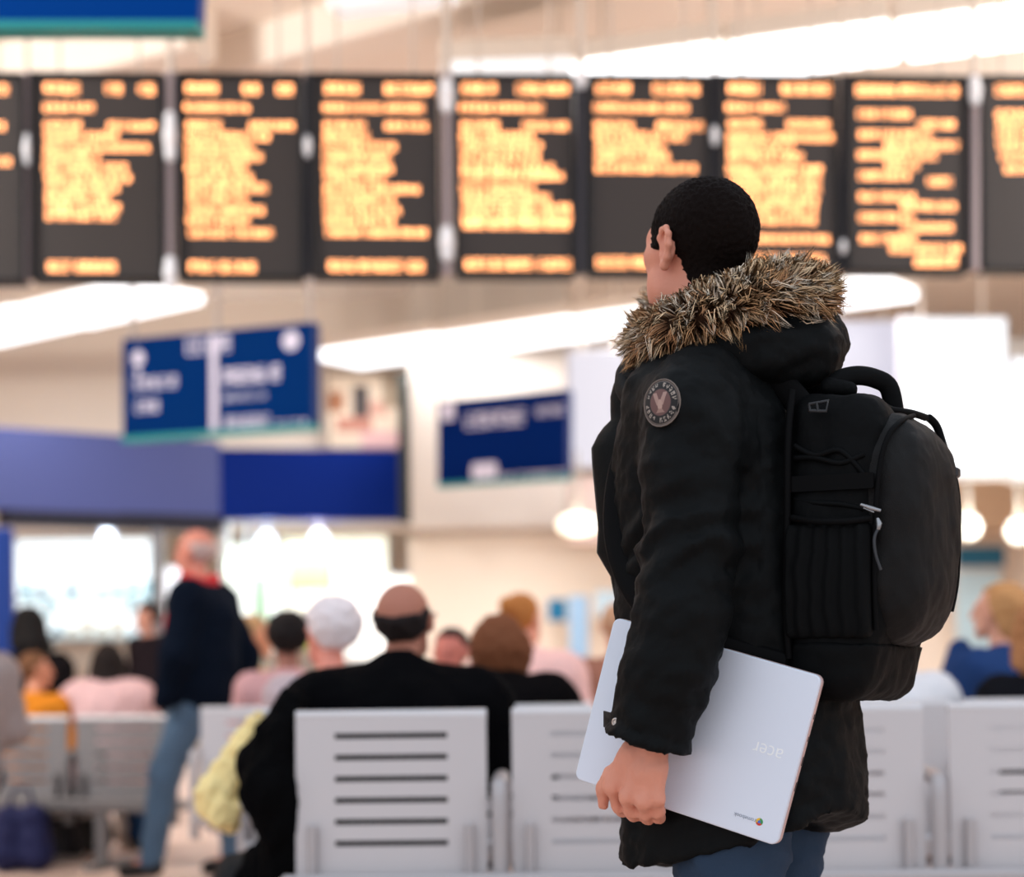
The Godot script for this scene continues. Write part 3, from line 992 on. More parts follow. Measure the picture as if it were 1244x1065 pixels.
func build_benches() -> void:
	bench("nearest row of steel slotted seats, backs turned, on both sides of the standing man", P(473.5, 868, 4.95), P(1272, 846, 4.9), 4, 0.52, 0.885, 6, false)
	bench("second row of steel slotted seats, glimpsed through the gaps of the nearest row", Vector3(-0.60, 0, -6.05), Vector3(1.76, 0, -6.0), 5, 0.54, 0.88, 6, true)
	bench("third row of steel seats, under the ginger-haired person in pale pink", Vector3(-1.1, 0, -8.0), Vector3(0.67, 0, -8.0), 4, 0.54, 0.86, 6, true)
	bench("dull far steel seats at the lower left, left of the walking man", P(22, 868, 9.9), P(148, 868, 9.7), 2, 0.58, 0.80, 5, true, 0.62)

# ---------------------------------------------------------------- the standing man: own axes are x = backwards, y = up, z = his left
func man_xf() -> Transform3D:
	var r := Basis(Vector3.BACK, ROLL)
	var b := r * Basis(Vector3(BX, 0, BZ), Vector3.UP, Vector3(-BZ, 0, BX))
	return Transform3D(b, Vector3(0, EYE, 0) + r * Vector3(MAN_X, -EYE, -MAN_D))

func Q(u: float, v: float, l: float) -> Vector3:       # at pixel (u, v), l metres to his left
	var k := (u - CX) / FOC
	var b := (k * (MAN_D - BX * l) - MAN_X + BZ * l) / (BX + BZ * k)
	return Vector3(b, EYE + (CY - v) / FOC * (MAN_D - BZ * b - BX * l), l)

func H(v: float) -> float: return EYE + (CY - v) / 739.3

var torso_rows := []

func torso_sdf(p: Vector3) -> float:
	var i := 0
	while i < torso_rows.size() - 2 and p.y < torso_rows[i + 1][0]: i += 1
	var a: Array = torso_rows[i]
	var c: Array = torso_rows[i + 1]
	var t := clampf((p.y - a[0]) / (c[0] - a[0]), 0.0, 1.0)
	t = t * t * (3.0 - 2.0 * t) * 0.5 + t * 0.5
	var rb := lerpf(a[2], c[2], t)
	var rl := lerpf(a[3], c[3], t)
	var x := absf(p.x - lerpf(a[1], c[1], t)) / rb
	var z := absf(p.z) / rl
	var n := pow(pow(x, 2.4) + pow(z, 2.4), 1.0 / 2.4)
	return (n - 1.0) * minf(rb, rl) * 0.9

func smin(a: float, b: float, k: float) -> float:
	var g := maxf(k - absf(a - b), 0.0)
	return minf(a, b) - g * g / (4.0 * k)

func hem_y(b: float, l: float) -> float: return 0.716 + 0.24 * b + 0.012 * sin(l * 22.0)

func jacket_field() -> Field:
	torso_rows = []
	for r in [[418, -0.055, 0.06, 0.09], [436, -0.052, 0.095, 0.145], [455, -0.050, 0.115, 0.185], [478, -0.045, 0.132, 0.21], [510, -0.038, 0.150, 0.216], [545, -0.035, 0.166, 0.214], [650, -0.024, 0.180, 0.204], [750, -0.016, 0.188, 0.19], [850, -0.012, 0.195, 0.185], [950, -0.002, 0.198, 0.188], [1060, 0.0, 0.206, 0.196]]:
		torso_rows.append([H(r[0]), r[1], r[2], r[3]])
	var f := Field.new()
	f.k = 0.03
	f.chain([Q(850, 468, 0.175), Q(839, 500, 0.222), Q(837, 570, 0.232), Q(838, 665, 0.246)], [0.060, 0.068, 0.071, 0.069])
	f.chain([Q(838, 665, 0.246), Q(829, 745, 0.264), Q(812, 815, 0.272), Q(785, 905, 0.272), Q(779, 925, 0.272)], [0.069, 0.070, 0.066, 0.060, 0.060])
	f.chain([Vector3(-0.04, 1.435, -0.175), Vector3(-0.03, 1.36, -0.225), Vector3(0.0, 1.16, -0.255), Vector3(-0.09, 0.93, -0.24)], [0.06, 0.07, 0.066, 0.056])
	var axis := (Q(785, 905, 0.272) - Q(822, 775, 0.268)).normalized()
	var cuff := Q(785, 904, 0.272)
	var arm_r := Vector3(-0.09, 0.95, -0.24)
	f.extra = func(p: Vector3, d: float) -> float:
		if p.z > 0.19 and p.y < 1.15: d = maxf(d, (p - cuff).dot(axis))
		elif p.z < -0.17 and p.y < 1.0 and p.x < 0.0: d = maxf(d, arm_r.y - p.y)
		var t := maxf(torso_sdf(p), hem_y(p.x, p.z) - p.y)
		t = maxf(t, p.y - 1.53)
		return smin(d, t, 0.02 if p.y < 1.3 else 0.045)
	return f

func jacket_wrinkle(p: Vector3, n: Vector3) -> float:
	var w := noise.get_noise_3d(p.x * 7.0, p.y * 5.0, p.z * 7.0) * 0.008 + noise.get_noise_3d(p.x * 22.0, p.y * 34.0, p.z * 22.0) * 0.0045
	if p.z > 0.17:
		var e := H(672)
		var k := exp(-pow((p.y - e) / 0.075, 2.0))
		w += k * 0.0055 * sin((p.y * 1.0 - p.x * 0.45) * 105.0 + noise.get_noise_3d(p.x * 9.0, p.y * 9.0, p.z * 9.0) * 3.0)
		var k2 := exp(-pow((p.y - H(845)) / 0.05, 2.0))
		w += k2 * 0.002 * sin((p.y * 1.0 + p.x * 0.5) * 120.0)
		if n.y > -0.6 and p.y < 1.02:
			var g := (p - Q(785, 904, 0.272)).dot((Q(785, 905, 0.272) - Q(822, 775, 0.268)).normalized())
			w += -0.0035 * exp(-pow((g + 0.022) / 0.006, 2.0)) + 0.002 * exp(-pow((g + 0.004) / 0.008, 2.0))
		w += 0.006 * sin(p.y * 46.0 + p.x * 30.0) * exp(-pow((p.y - H(560)) / 0.09, 2.0)) * clampf((p.x + 0.06) / 0.1, 0.0, 1.0)
	else:
		w += 0.005 * sin(p.x * 60.0 + p.y * 6.0 + noise.get_noise_3d(p.x * 3.0, p.y * 3.0, p.z * 3.0) * 4.0) * clampf((1.0 - p.y) * 4.0, 0.0, 1.0)
		var g := p.y - hem_y(p.x, p.z)
		w += -0.003 * exp(-pow((g - 0.035) / 0.006, 2.0))
	return w

func join(list: Array) -> ArrayMesh:          # [mesh, transform] pairs into one surface
	var o := SurfaceTool.new()
	o.begin(Mesh.PRIMITIVE_TRIANGLES)
	for e in list: o.append_from(e[0], 0, e[1])
	return o.commit()

func head_field() -> Field:            # x = forward, y = up, z = his right; origin between the ears
	var f := Field.new()
	f.k = 0.022
	f.ball(Vector3(-0.014, 0.034, 0), Vector3(0.098, 0.090, 0.079))
	f.ball(Vector3(0.034, 0.028, 0), Vector3(0.058, 0.056, 0.064))
	f.ball(Vector3(0.034, -0.03, 0), Vector3(0.058, 0.078, 0.062))
	for s in [-1.0, 1.0]:
		f.cap(Vector3(0.018, -0.072, s * 0.044), Vector3(0.070, -0.098, s * 0.012), 0.029, 0.022)
		f.ball(Vector3(0.026, -0.055, s * 0.046), Vector3(0.034, 0.042, 0.024))
		f.cap(Vector3(0.062, -0.012, s * 0.046), Vector3(0.03, -0.008, s * 0.06), 0.018, 0.014)
		f.cap(Vector3(0.078, 0.022, s * 0.036), Vector3(0.090, 0.020, s * 0.006), 0.011, 0.011)
		f.cap(Vector3(0.086, -0.058, s * 0.018), Vector3(0.094, -0.056, 0), 0.008, 0.010)
	f.cap(Vector3(0.092, 0.012, 0), Vector3(0.114, -0.028, 0), 0.008, 0.012)
	f.cap(Vector3(-0.022, -0.05, 0), Vector3(-0.052, -0.2, 0), 0.060, 0.064)
	return f

func hair_edge(y: float) -> float: return 0.046 + 0.40 * y if y > 0.0 else -0.014 + 0.45 * y + 0.06 * smoothstep(-0.014, 0.0, y)

func finger(f: Field, pts: Array, r: float) -> void:
	for i in pts.size() - 1: f.cap(pts[i], pts[i + 1], r * (1.0 - 0.07 * i), r * (1.0 - 0.07 * (i + 1)))

func build_man() -> void:
	var xf := man_xf()
	var man := thing("person", "man standing in a black fur-hooded parka, back half turned, looking up at the boards", "person", xf)
	var black := noisy(c8(11, 13, 14), 0.62, 0.22, 7.0, 0.06, 0.03)
	var skin: StandardMaterial3D = noisy(c8(216, 146, 122), 0.5, 0.4, 9.0, 0.025, 0.05)
	# --- body: head, neck, hands and the limbs inside the clothes, one mesh
	var hf := Vector3(-cos(0.43), 0, -sin(0.43))
	var tilt := 0.14
	var hu := Vector3.UP * cos(tilt) - hf * sin(tilt)
	hf = hf * cos(tilt) + Vector3.UP * sin(tilt)
	var head_xf := Transform3D(Basis(hf, hu, hf.cross(hu)).scaled(Vector3.ONE * 0.945), Q(848, 307, 0.0))
	var fh := head_field()
	var list := [[net(fh, 0.0038, none, 0.01), head_xf]]
	for s in [-1.0, 1.0]:
		var fe := Field.new()
		fe.k = 0.006
		var e := func(x: float, y: float, z: float) -> Vector3: return Vector3(x - 0.006, y - 0.006, s * (0.076 + z))
		fe.chain([e.call(0.010, 0.004, 0.004), e.call(0.016, 0.020, 0.006), e.call(0.008, 0.033, 0.010), e.call(-0.008, 0.035, 0.016), e.call(-0.020, 0.024, 0.020), e.call(-0.022, 0.006, 0.018), e.call(-0.014, -0.014, 0.012), e.call(-0.002, -0.027, 0.006)], [0.005, 0.005, 0.0048, 0.0048, 0.0048, 0.005, 0.0055, 0.0075])
		fe.cap(e.call(0.006, -0.012, 0.004), e.call(-0.001, -0.028, 0.005), 0.006, 0.0075)
		fe.chain([e.call(-0.004, 0.022, 0.010), e.call(-0.012, 0.010, 0.013), e.call(-0.007, -0.010, 0.008)], [0.004, 0.0045, 0.005])
		fe.ball(e.call(-0.004, 0.004, 0.002), Vector3(0.017, 0.028, 0.006))
		fe.cap(e.call(0.010, -0.002, 0.004), e.call(0.009, -0.010, 0.005), 0.004, 0.004)
		list.append([net(fe, 0.0022, none, 0.006), head_xf])
	# left hand: the back of the hand to the lens, fingers hooked under the laptop's lower edge
	var fg := Field.new()
	fg.k = 0.010
	var wrist := Q(796, 892, 0.272)
	var mcp := [Q(744, 957, 0.276), Q(762, 968, 0.284), Q(781, 974, 0.285), Q(799, 970, 0.278)]
	var pip := [Q(751, 979, 0.252), Q(767, 985, 0.258), Q(784, 988, 0.259), Q(800, 986, 0.256)]
	var dip := [Q(757, 984, 0.206), Q(771, 990, 0.208), Q(787, 994, 0.208), Q(801, 993, 0.212)]
	var tips := [Q(758, 958, 0.188), Q(772, 963, 0.187), Q(788, 968, 0.187), Q(802, 973, 0.190)]
	for i in 4:
		fg.cap(wrist.lerp(mcp[i], 0.12), wrist.lerp(mcp[i], 0.55), 0.020, 0.0165)
		fg.cap(wrist.lerp(mcp[i], 0.55), mcp[i], 0.0165, [0.0118, 0.0124, 0.0116, 0.0108][i])
		finger(fg, [mcp[i], pip[i], dip[i], tips[i]], [0.0100, 0.0104, 0.0098, 0.0088][i])
	fg.cap(Q(812, 850, 0.272), wrist, 0.027, 0.026)
	fg.cap(Q(768, 912, 0.278), Q(744, 946, 0.270), 0.019, 0.0135)
	fg.cap(Q(744, 946, 0.270), Q(734, 957, 0.258), 0.0130, 0.0105)
	finger(fg, [Q(742, 938, 0.262), Q(733, 958, 0.252), Q(733, 977, 0.240)], 0.0102)
	var veins := func(p: Vector3, n: Vector3) -> float: return noise.get_noise_3d(p.x * 70.0, p.y * 28.0, p.z * 40.0) * 0.0022 + noise.get_noise_3d(p.x * 190.0, p.y * 190.0, p.z * 190.0) * 0.0004
	list.append([net(fg, 0.0026, veins, 0.008), Transform3D()])
	# right hand, hanging on the far side
	var fr := Field.new()
	fr.k = 0.010
	var rw := Vector3(-0.09, 0.97, -0.24)
	fr.cap(rw, rw + Vector3(-0.01, -0.07, 0), 0.026, 0.024)
	for i in 4:
		var m := rw + Vector3(-0.045 + 0.022 * i, -0.125, 0.0)
		fr.cap(rw + Vector3(-0.01, -0.05, 0), m, 0.02, 0.012)
		finger(fr, [m, m + Vector3(0.0, -0.042, 0.012), m + Vector3(0.004, -0.066, 0.026), m + Vector3(0.008, -0.078, 0.040)], [0.0095, 0.010, 0.0095, 0.0085][i])
	finger(fr, [rw + Vector3(-0.03, -0.06, 0.005), rw + Vector3(-0.06, -0.10, 0.02), rw + Vector3(-0.06, -0.13, 0.03)], 0.011)
	list.append([net(fr, 0.004, none, 0.008), Transform3D()])
	var fb := Field.new()
	fb.k = 0.05
	fb.chain([Vector3(-0.05, 1.42, 0), Vector3(-0.02, 1.2, 0), Vector3(0, 0.95, 0)], [0.10, 0.12, 0.11])
	fb.cap(head_xf * Vector3(-0.05, -0.16, 0), Vector3(-0.05, 1.42, 0), 0.058, 0.08)
	fb.chain([Vector3(-0.04, 1.38, 0.1), Q(838, 500, 0.2), Q(838, 665, 0.246), wrist], [0.06, 0.03, 0.034, 0.025])
	fb.chain([Vector3(-0.04, 1.42, -0.1), Vector3(-0.03, 1.38, -0.2), Vector3(0.0, 1.16, -0.255), rw], [0.07, 0.05, 0.04, 0.025])
	for s in [-1.0, 1.0]: fb.chain([Vector3(0.0, 0.92, s * 0.08), Vector3(0.01, 0.5, s * 0.1), Vector3(0.04, 0.1, s * 0.11), Vector3(-0.1, 0.05, s * 0.12)], [0.085, 0.05, 0.035, 0.03])
	list.append([net(fb, 0.016), Transform3D()])
	part("body", join(list), skin, man)
	var eye_m := mat(c8(236, 232, 226), 0.2)
	for s in [-1.0, 1.0]:
		var fe := Field.new()
		fe.ball(Vector3(0.078, 0.004, s * 0.031), Vector3.ONE * 0.0125)
		part("eye", join([[net(fe, 0.004), head_xf]]), eye_m, man)
	# --- close-cropped hair
	var fhair := head_field()
	fhair.extra = func(p: Vector3, d: float) -> float:
		var e := hair_edge(p.y) - p.x + noise.get_noise_3d(p.x * 60.0, p.y * 60.0, p.z * 60.0) * 0.004
		return maxf(d - clampf(e * 0.22, 0.0005, 0.0065), maxf(-e, -0.10 - p.y))
	var hm := net(fhair, 0.004, func(p: Vector3, n: Vector3) -> float: return noise.get_noise_3d(p.x * 110.0, p.y * 110.0, p.z * 110.0) * 0.0036, 0.012)
	var hv: PackedVector3Array = hm.surface_get_arrays(0)[Mesh.ARRAY_VERTEX]
	var hn: PackedVector3Array = hm.surface_get_arrays(0)[Mesh.ARRAY_NORMAL]
	var hs := mb(false)
	for i in 16000:
		var j := rng.randi() % hv.size()
		if hair_edge(hv[j].y) - hv[j].x < 0.002 or hv[j].y < -0.095: continue
		var n := hn[j]
		var p := hv[j] + Vector3(rng.randf() - 0.5, rng.randf() - 0.5, rng.randf() - 0.5) * 0.005 - n * 0.002
		var dir := (n + Vector3(-0.25, -0.5, 0) + Vector3(rng.randf() - 0.5, rng.randf() - 0.5, rng.randf() - 0.5) * 0.5).normalized()
		var side := dir.cross(Vector3(rng.randf() - 0.5, rng.randf() - 0.5, rng.randf() - 0.5)).normalized() * 0.0009
		tri(hs, p - side, p + side, p + dir * (0.005 + 0.005 * rng.randf()))
	hs.generate_normals()
	part("hair", join([[hm, head_xf], [hs.commit(), head_xf]]), noisy(c8(24, 18, 16), 0.6, 0.12, 40.0, 0.16, 0.05), man)
	# --- parka
	var jf := jacket_field()
	var jm := net_in(jf, Vector3(-0.36, 0.62, -0.36), Vector3(0.28, 1.56, 0.38), 0.0075, jacket_wrinkle)
	var parka := part("parka", jm, black, man)
	# open front edge of the parka
	var st := mb()
	var rings := []
	for r in [[447, 766], [455, 757], [470, 751], [484, 747.5], [500, 747.5], [512, 748], [521, 739], [530, 732.5], [546, 724.5], [567, 725.5], [604, 729], [643, 732.5], [672, 731], [679, 735], [686, 739], [700, 741.5], [735, 748], [765, 750]]:
		var wide := 34.0 if r[0] > 520 and r[0] < 680 else 26.0
		var thick := 0.013 + 0.004 * noise.get_noise_2d(r[0] * 0.11, 3.0)
		var ring := PackedVector3Array()
		for j in 12:
			var a := TAU * j / 12.0
			var q := Q(r[1] + wide + cos(a) * wide, r[0], 0.06 + 0.03 * cos(a * 0.5))
			ring.append(q + Vector3(0, 0, sin(a) * thick + (0.02 if r[0] < 700 else 0.0)))
		rings.append(ring)
	loft(st, rings)
	part("front_placket", st, black, parka)
	# collar roll at the throat
	st = mb()
	tube(st, spline([Q(770, 440, 0.03), Q(762, 458, 0.07), Q(768, 480, 0.12), Q(790, 470, 0.17)], 5), [0.012, 0.016, 0.018, 0.019, 0.02, 0.021, 0.022, 0.022, 0.022, 0.021, 0.02, 0.02, 0.018, 0.016, 0.012, 0.01], 10)
	part("collar", st, black, parka)
	# hood, lying on the shoulders
	var fo := Field.new()
	fo.k = 0.035
	fo.chain([Q(835, 437, 0.155), Q(880, 425, 0.135), Q(930, 425, 0.10), Q(972, 424, 0.05), Q(982, 420, -0.02), Q(970, 410, -0.08)], [0.022, 0.034, 0.046, 0.056, 0.056, 0.05])
	fo.chain([Q(900, 400, 0.09), Q(950, 395, 0.05), Q(985, 405, 0.0)], [0.03, 0.036, 0.04])
	part("hood", net(fo, 0.007, func(p: Vector3, n: Vector3) -> float: return noise.get_noise_3d(p.x * 14.0, p.y * 26.0, p.z * 14.0) * 0.007 + noise.get_noise_3d(p.x * 40.0, p.y * 60.0, p.z * 40.0) * 0.0022), black, man)
	build_fur(man)
	# cuff strap and snap
	st = mb()
	var strap := []
	for k in [[734, 873, 0.252], [737, 874, 0.275], [748, 877, 0.312], [764, 882, 0.325], [785, 888, 0.322]]: strap.append(Q(k[0], k[1], k[2]))
	rings = []
	for i in strap.size():
		var c: Vector3 = strap[i]
		var hh := 0.0125
		var t := 0.003
		rings.append(PackedVector3Array([c + Vector3(0, hh, t), c + Vector3(0, -hh, t), c + Vector3(0, -hh, -t), c + Vector3(0, hh, -t)]))
	loft(st, rings)
	part("cuff_strap", st, black, man)
	st = mb()
	var sc := Q(748, 877, 0.3165)
	var ring_pts := []
	for i in 17: ring_pts.append(sc + Vector3(cos(TAU * i / 16.0) * 0.0052, sin(TAU * i / 16.0) * 0.0052, 0))
	tube(st, ring_pts, 0.0018, 6)
	tube(st, [sc + Vector3(0, 0, -0.003), sc + Vector3(0, 0, 0.0005)], 0.004, 12)
	var snap := part("snap_button", st, mat(c8(190, 182, 176), 0.3, 0.9, 0.5), man)
	snap.set_meta("label", "silver snap button")
	# embroidered round badge on the sleeve
	build_badge(man, jf)
	# --- jeans and shoes
	var fj := Field.new()
	fj.k = 0.03
	for s in [-1.0, 1.0]: fj.chain([Vector3(0.012, 0.93, s * 0.082), Vector3(0.012, 0.72, s * 0.092), Vector3(0.0, 0.5, s * 0.1), Vector3(0.03, 0.2, s * 0.108), Vector3(0.03, 0.09, s * 0.11)], [0.082, 0.088, 0.074, 0.062, 0.064])
	var jeans: StandardMaterial3D = noisy(c8(44, 60, 80), 0.8, 0.25, 16.0, 0.04, 0.06)
	part("jeans", net(fj, 0.010, func(p: Vector3, n: Vector3) -> float: return noise.get_noise_3d(p.x * 12.0, p.y * 22.0, p.z * 12.0) * 0.008), jeans, man)
	for s in [-1.0, 1.0]:
		var fs := Field.new()
		fs.k = 0.03
		fs.cap(Vector3(0.05, 0.05, s * 0.11), Vector3(-0.14, 0.042, s * 0.125), 0.048, 0.04)
		fs.cap(Vector3(0.04, 0.06, s * 0.11), Vector3(0.03, 0.12, s * 0.11), 0.046, 0.046)
		fs.extra = func(p: Vector3, d: float) -> float: return maxf(d, -p.y)
		part("shoe", net(fs, 0.010), mat(c8(30, 28, 28), 0.5), man)
	build_laptop(xf)
	build_backpack(xf)

func net_in(f: Field, lo: Vector3, hi: Vector3, cell: float, wrinkle: Callable) -> ArrayMesh:
	bound_lo = lo
	bound_hi = hi
	return net(f, cell, wrinkle, 0.0)

var bound_lo := Vector3.ZERO
var bound_hi := Vector3.ZERO

func build_fur(man: Node3D) -> void:
	var ctrl := [Q(795, 424, 0.07), Q(807, 409, 0.125), Q(824, 400, 0.15), Q(852, 389, 0.158), Q(880, 376, 0.15), Q(908, 365, 0.13), Q(940, 359, 0.10), Q(972, 359, 0.06), Q(985, 363, 0.01), Q(982, 358, -0.05), Q(960, 346, -0.10), Q(915, 345, -0.135), Q(860, 356, -0.14), Q(815, 378, -0.10), Q(798, 402, -0.04), Q(790, 416, 0.01)]
	var path := spline(ctrl, 6)
	var rad := []
	for i in path.size():
		var t := float(i) / (path.size() - 1)
		rad.append(0.030 - 0.010 * smoothstep(0.38, 0.6, t) * (1.0 - smoothstep(0.62, 0.85, t)) + 0.002 * sin(i * 1.7))
	var st := mb()
	tube(st, path, rad, 12)
	var fur_base := noisy(c8(58, 40, 30), 0.9, 0.1, 30.0, 0.2)
	var trim := part("fur_trim", st, fur_base, man)
	var vs := PackedVector3Array()
	var ns := PackedVector3Array()
	var cs := PackedColorArray()
	var tips := [c8(255, 230, 190), c8(248, 210, 160), c8(230, 182, 132), c8(255, 246, 228), c8(184, 134, 94)]
	for clump in 1500:
		var t := rng.randf()
		if t > 0.55 and rng.randf() < 0.35: t *= 0.55
		var fi := t * (path.size() - 1)
		var i := int(fi)
		var c: Vector3 = path[i].lerp(path[mini(i + 1, path.size() - 1)], fi - i)
		var tang: Vector3 = (path[mini(i + 1, path.size() - 1)] - path[maxi(i - 1, 0)]).normalized()
		var side := tang.cross(Vector3.UP).normalized()
		var up := side.cross(tang)
		var a := rng.randf() * TAU
		var out := side * cos(a) + up * sin(a)
		var root: Vector3 = c + out * rad[i] * 0.9
		# near side droops and curls; the back sweeps upwards and along
		var sweep := lerpf(-0.2, 0.9, smoothstep(0.05, 0.5, t))
		var dir := (out * 1.0 + tang * sweep * 0.7 + Vector3(0, lerpf(-0.45, 0.25, smoothstep(0.1, 0.4, t)), 0)).normalized()
		dir = (dir + Vector3(rng.randf() - 0.5, rng.randf() - 0.5, rng.randf() - 0.5) * 0.9).normalized()
		var curl := (Vector3(0, -1, 0) * lerpf(1.0, 0.25, smoothstep(0.1, 0.5, t)) + Vector3(rng.randf() - 0.5, rng.randf() - 0.5, rng.randf() - 0.5) * 1.5)
		var length := lerpf(0.034, 0.046, smoothstep(0.2, 0.5, t)) * (0.7 + 0.6 * rng.randf())
		if t > 0.5: length *= 0.8
		var tip := root + dir * length + curl * length * 0.35
		var tone: Color = tips[rng.randi() % 5]
		for s in 16:
			var off := Vector3(rng.randf() - 0.5, rng.randf() - 0.5, rng.randf() - 0.5)
			var r0 := root + off * 0.016
			var e := tip + off * 0.004 + Vector3(rng.randf() - 0.5, rng.randf() - 0.5, rng.randf() - 0.5) * 0.007
			var mid := r0 + dir * length * 0.6 + off * 0.004
			var wv := dir.cross(Vector3(rng.randf() - 0.5, rng.randf() - 0.5, rng.randf() - 0.5)).normalized() * 0.0009
			var nrm := (out + off * 0.8).normalized()
			var c0 := c8(104, 72, 52).srgb_to_linear()
			var c1 := tone.lerp(c8(204, 160, 120), 0.4).srgb_to_linear()
			var c2 := tone.srgb_to_linear()
			var q1 := r0.lerp(mid, 0.5) + (mid - r0.lerp(e, 0.5)) * 0.1
			for tr in [[r0 - wv, r0 + wv, mid - wv, c0, c0, c1], [r0 + wv, mid + wv, mid - wv, c0, c1, c1], [mid - wv, mid + wv, e, c1, c1, c2]]:
				for k in 3:
					vs.append(tr[k])
					ns.append(nrm)
					cs.append(tr[3 + k])
	var arr := []
	arr.resize(Mesh.ARRAY_MAX)
	arr[Mesh.ARRAY_VERTEX] = vs
	arr[Mesh.ARRAY_NORMAL] = ns
	arr[Mesh.ARRAY_COLOR] = cs
	var am := ArrayMesh.new()
	am.add_surface_from_arrays(Mesh.PRIMITIVE_TRIANGLES, arr)
	var fm := StandardMaterial3D.new()
	fm.vertex_color_use_as_albedo = true
	fm.roughness = 0.6
	fm.metallic_specular = 0.3
	fm.cull_mode = BaseMaterial3D.CULL_DISABLED
	part("fur_hairs", am, fm, trim, "stuff")

func surface_l(f: Field, b: float, h: float) -> float:       # where a line running to his right first meets the parka
	var l := 0.42
	for i in 60:
		var d := f.v(Vector3(b, h, l))
		if d < 0.0005: break
		l -= maxf(d * 0.7, 0.0008)
	return l

func build_badge(man: Node3D, jf: Field) -> void:
	var c := Q(803.5, 489, 0.295)
	var rad := 0.0345
	var n := 24
	var st := SurfaceTool.new()
	st.begin(Mesh.PRIMITIVE_TRIANGLES)
	st.set_smooth_group(0)
	var rim := mb()
	var grid := {}
	for i in n + 1:
		for j in 9:
			var a := TAU * i / n
			var r := rad * j / 8.0
			var x := c.x - cos(a) * r * 0.96 - sin(a) * r * 0.10
			var y := c.y + sin(a) * r * 1.06 - cos(a) * r * 0.03
			grid[Vector2i(i, j)] = Vector3(x, y, surface_l(jf, x, y) + 0.0058 - (0.003 if j == 8 else 0.0))
	for i in n:
		for j in 8:
			var q := [Vector2i(i, j), Vector2i(i, j + 1), Vector2i(i + 1, j + 1), Vector2i(i + 1, j)]
			for k in [0, 1, 2, 0, 2, 3]:
				var g: Vector2i = q[k]
				var a := TAU * g.x / n
				st.set_uv(Vector2(0.5 - cos(a) * g.y / 16.0, 0.5 - sin(a) * g.y / 16.0))
				st.add_vertex(grid[g])
	var img := Image.create(160, 160, false, Image.FORMAT_RGB8)
	var rnd := RandomNumberGenerator.new()
	rnd.seed = 5
	for y in 160:
		for x in 160:
			var p := Vector2(x - 79.5, y - 79.5) / 79.5
			var r := p.length()
			var a := atan2(p.y, p.x)
			var col := c8(24, 22, 22)
			if r > 0.90: col = c8(104, 92, 86)
			elif r < 0.56:
				col = c8(104, 74, 70)
				# a spread-winged bird
				if p.y > -0.42 and p.y < 0.12 and absf(absf(p.x) - 0.07 - (0.12 - p.y) * 0.42) < 0.11: col = c8(160, 130, 120)
				if Vector2(p.x / 0.13, (p.y - 0.12) / 0.24).length() < 1.0: col = c8(172, 142, 130)
				if p.y > 0.28 and p.y < 0.44 and absf(p.x) < 0.10 + (p.y - 0.28) * 0.9: col = c8(146, 116, 106)
			elif r < 0.59: col = c8(60, 50, 48)
			else:
				# a ring of stitched capitals, too small to read
				var t := fposmod(a / TAU * 22.0, 1.0)
				var id := int(fposmod(a / TAU, 1.0) * 22.0)
				if id in [0, 11, 16, 6]: pass
				elif t > 0.18 and t < 0.82 and r > 0.65 and r < 0.86:
					var cx := int((t - 0.18) / 0.64 * 3.0)
					var cy := int((r - 0.65) / 0.21 * 4.0)
					if hash(id * 64 + cx * 8 + cy) % 100 < 62: col = c8(150, 138, 128)
			img.set_pixel(x, y, col)
	st.generate_normals()
	var m := StandardMaterial3D.new()
	m.albedo_texture = ImageTexture.create_from_image(img)
	m.roughness = 0.8
	m.cull_mode = BaseMaterial3D.CULL_DISABLED
	var bd := part("sleeve_badge", st.commit(), m, man)
	bd.set_meta("label", "round brown embroidered badge with a bird and a ring of letters")
	var rp := []
	for i in n + 1: rp.append(grid[Vector2i(i, 8)] + Vector3(0, 0, 0.002))
	tube(rim, rp, 0.0012, 6)
	part("badge_rim", rim, mat(c8(118, 106, 98), 0.7), bd)

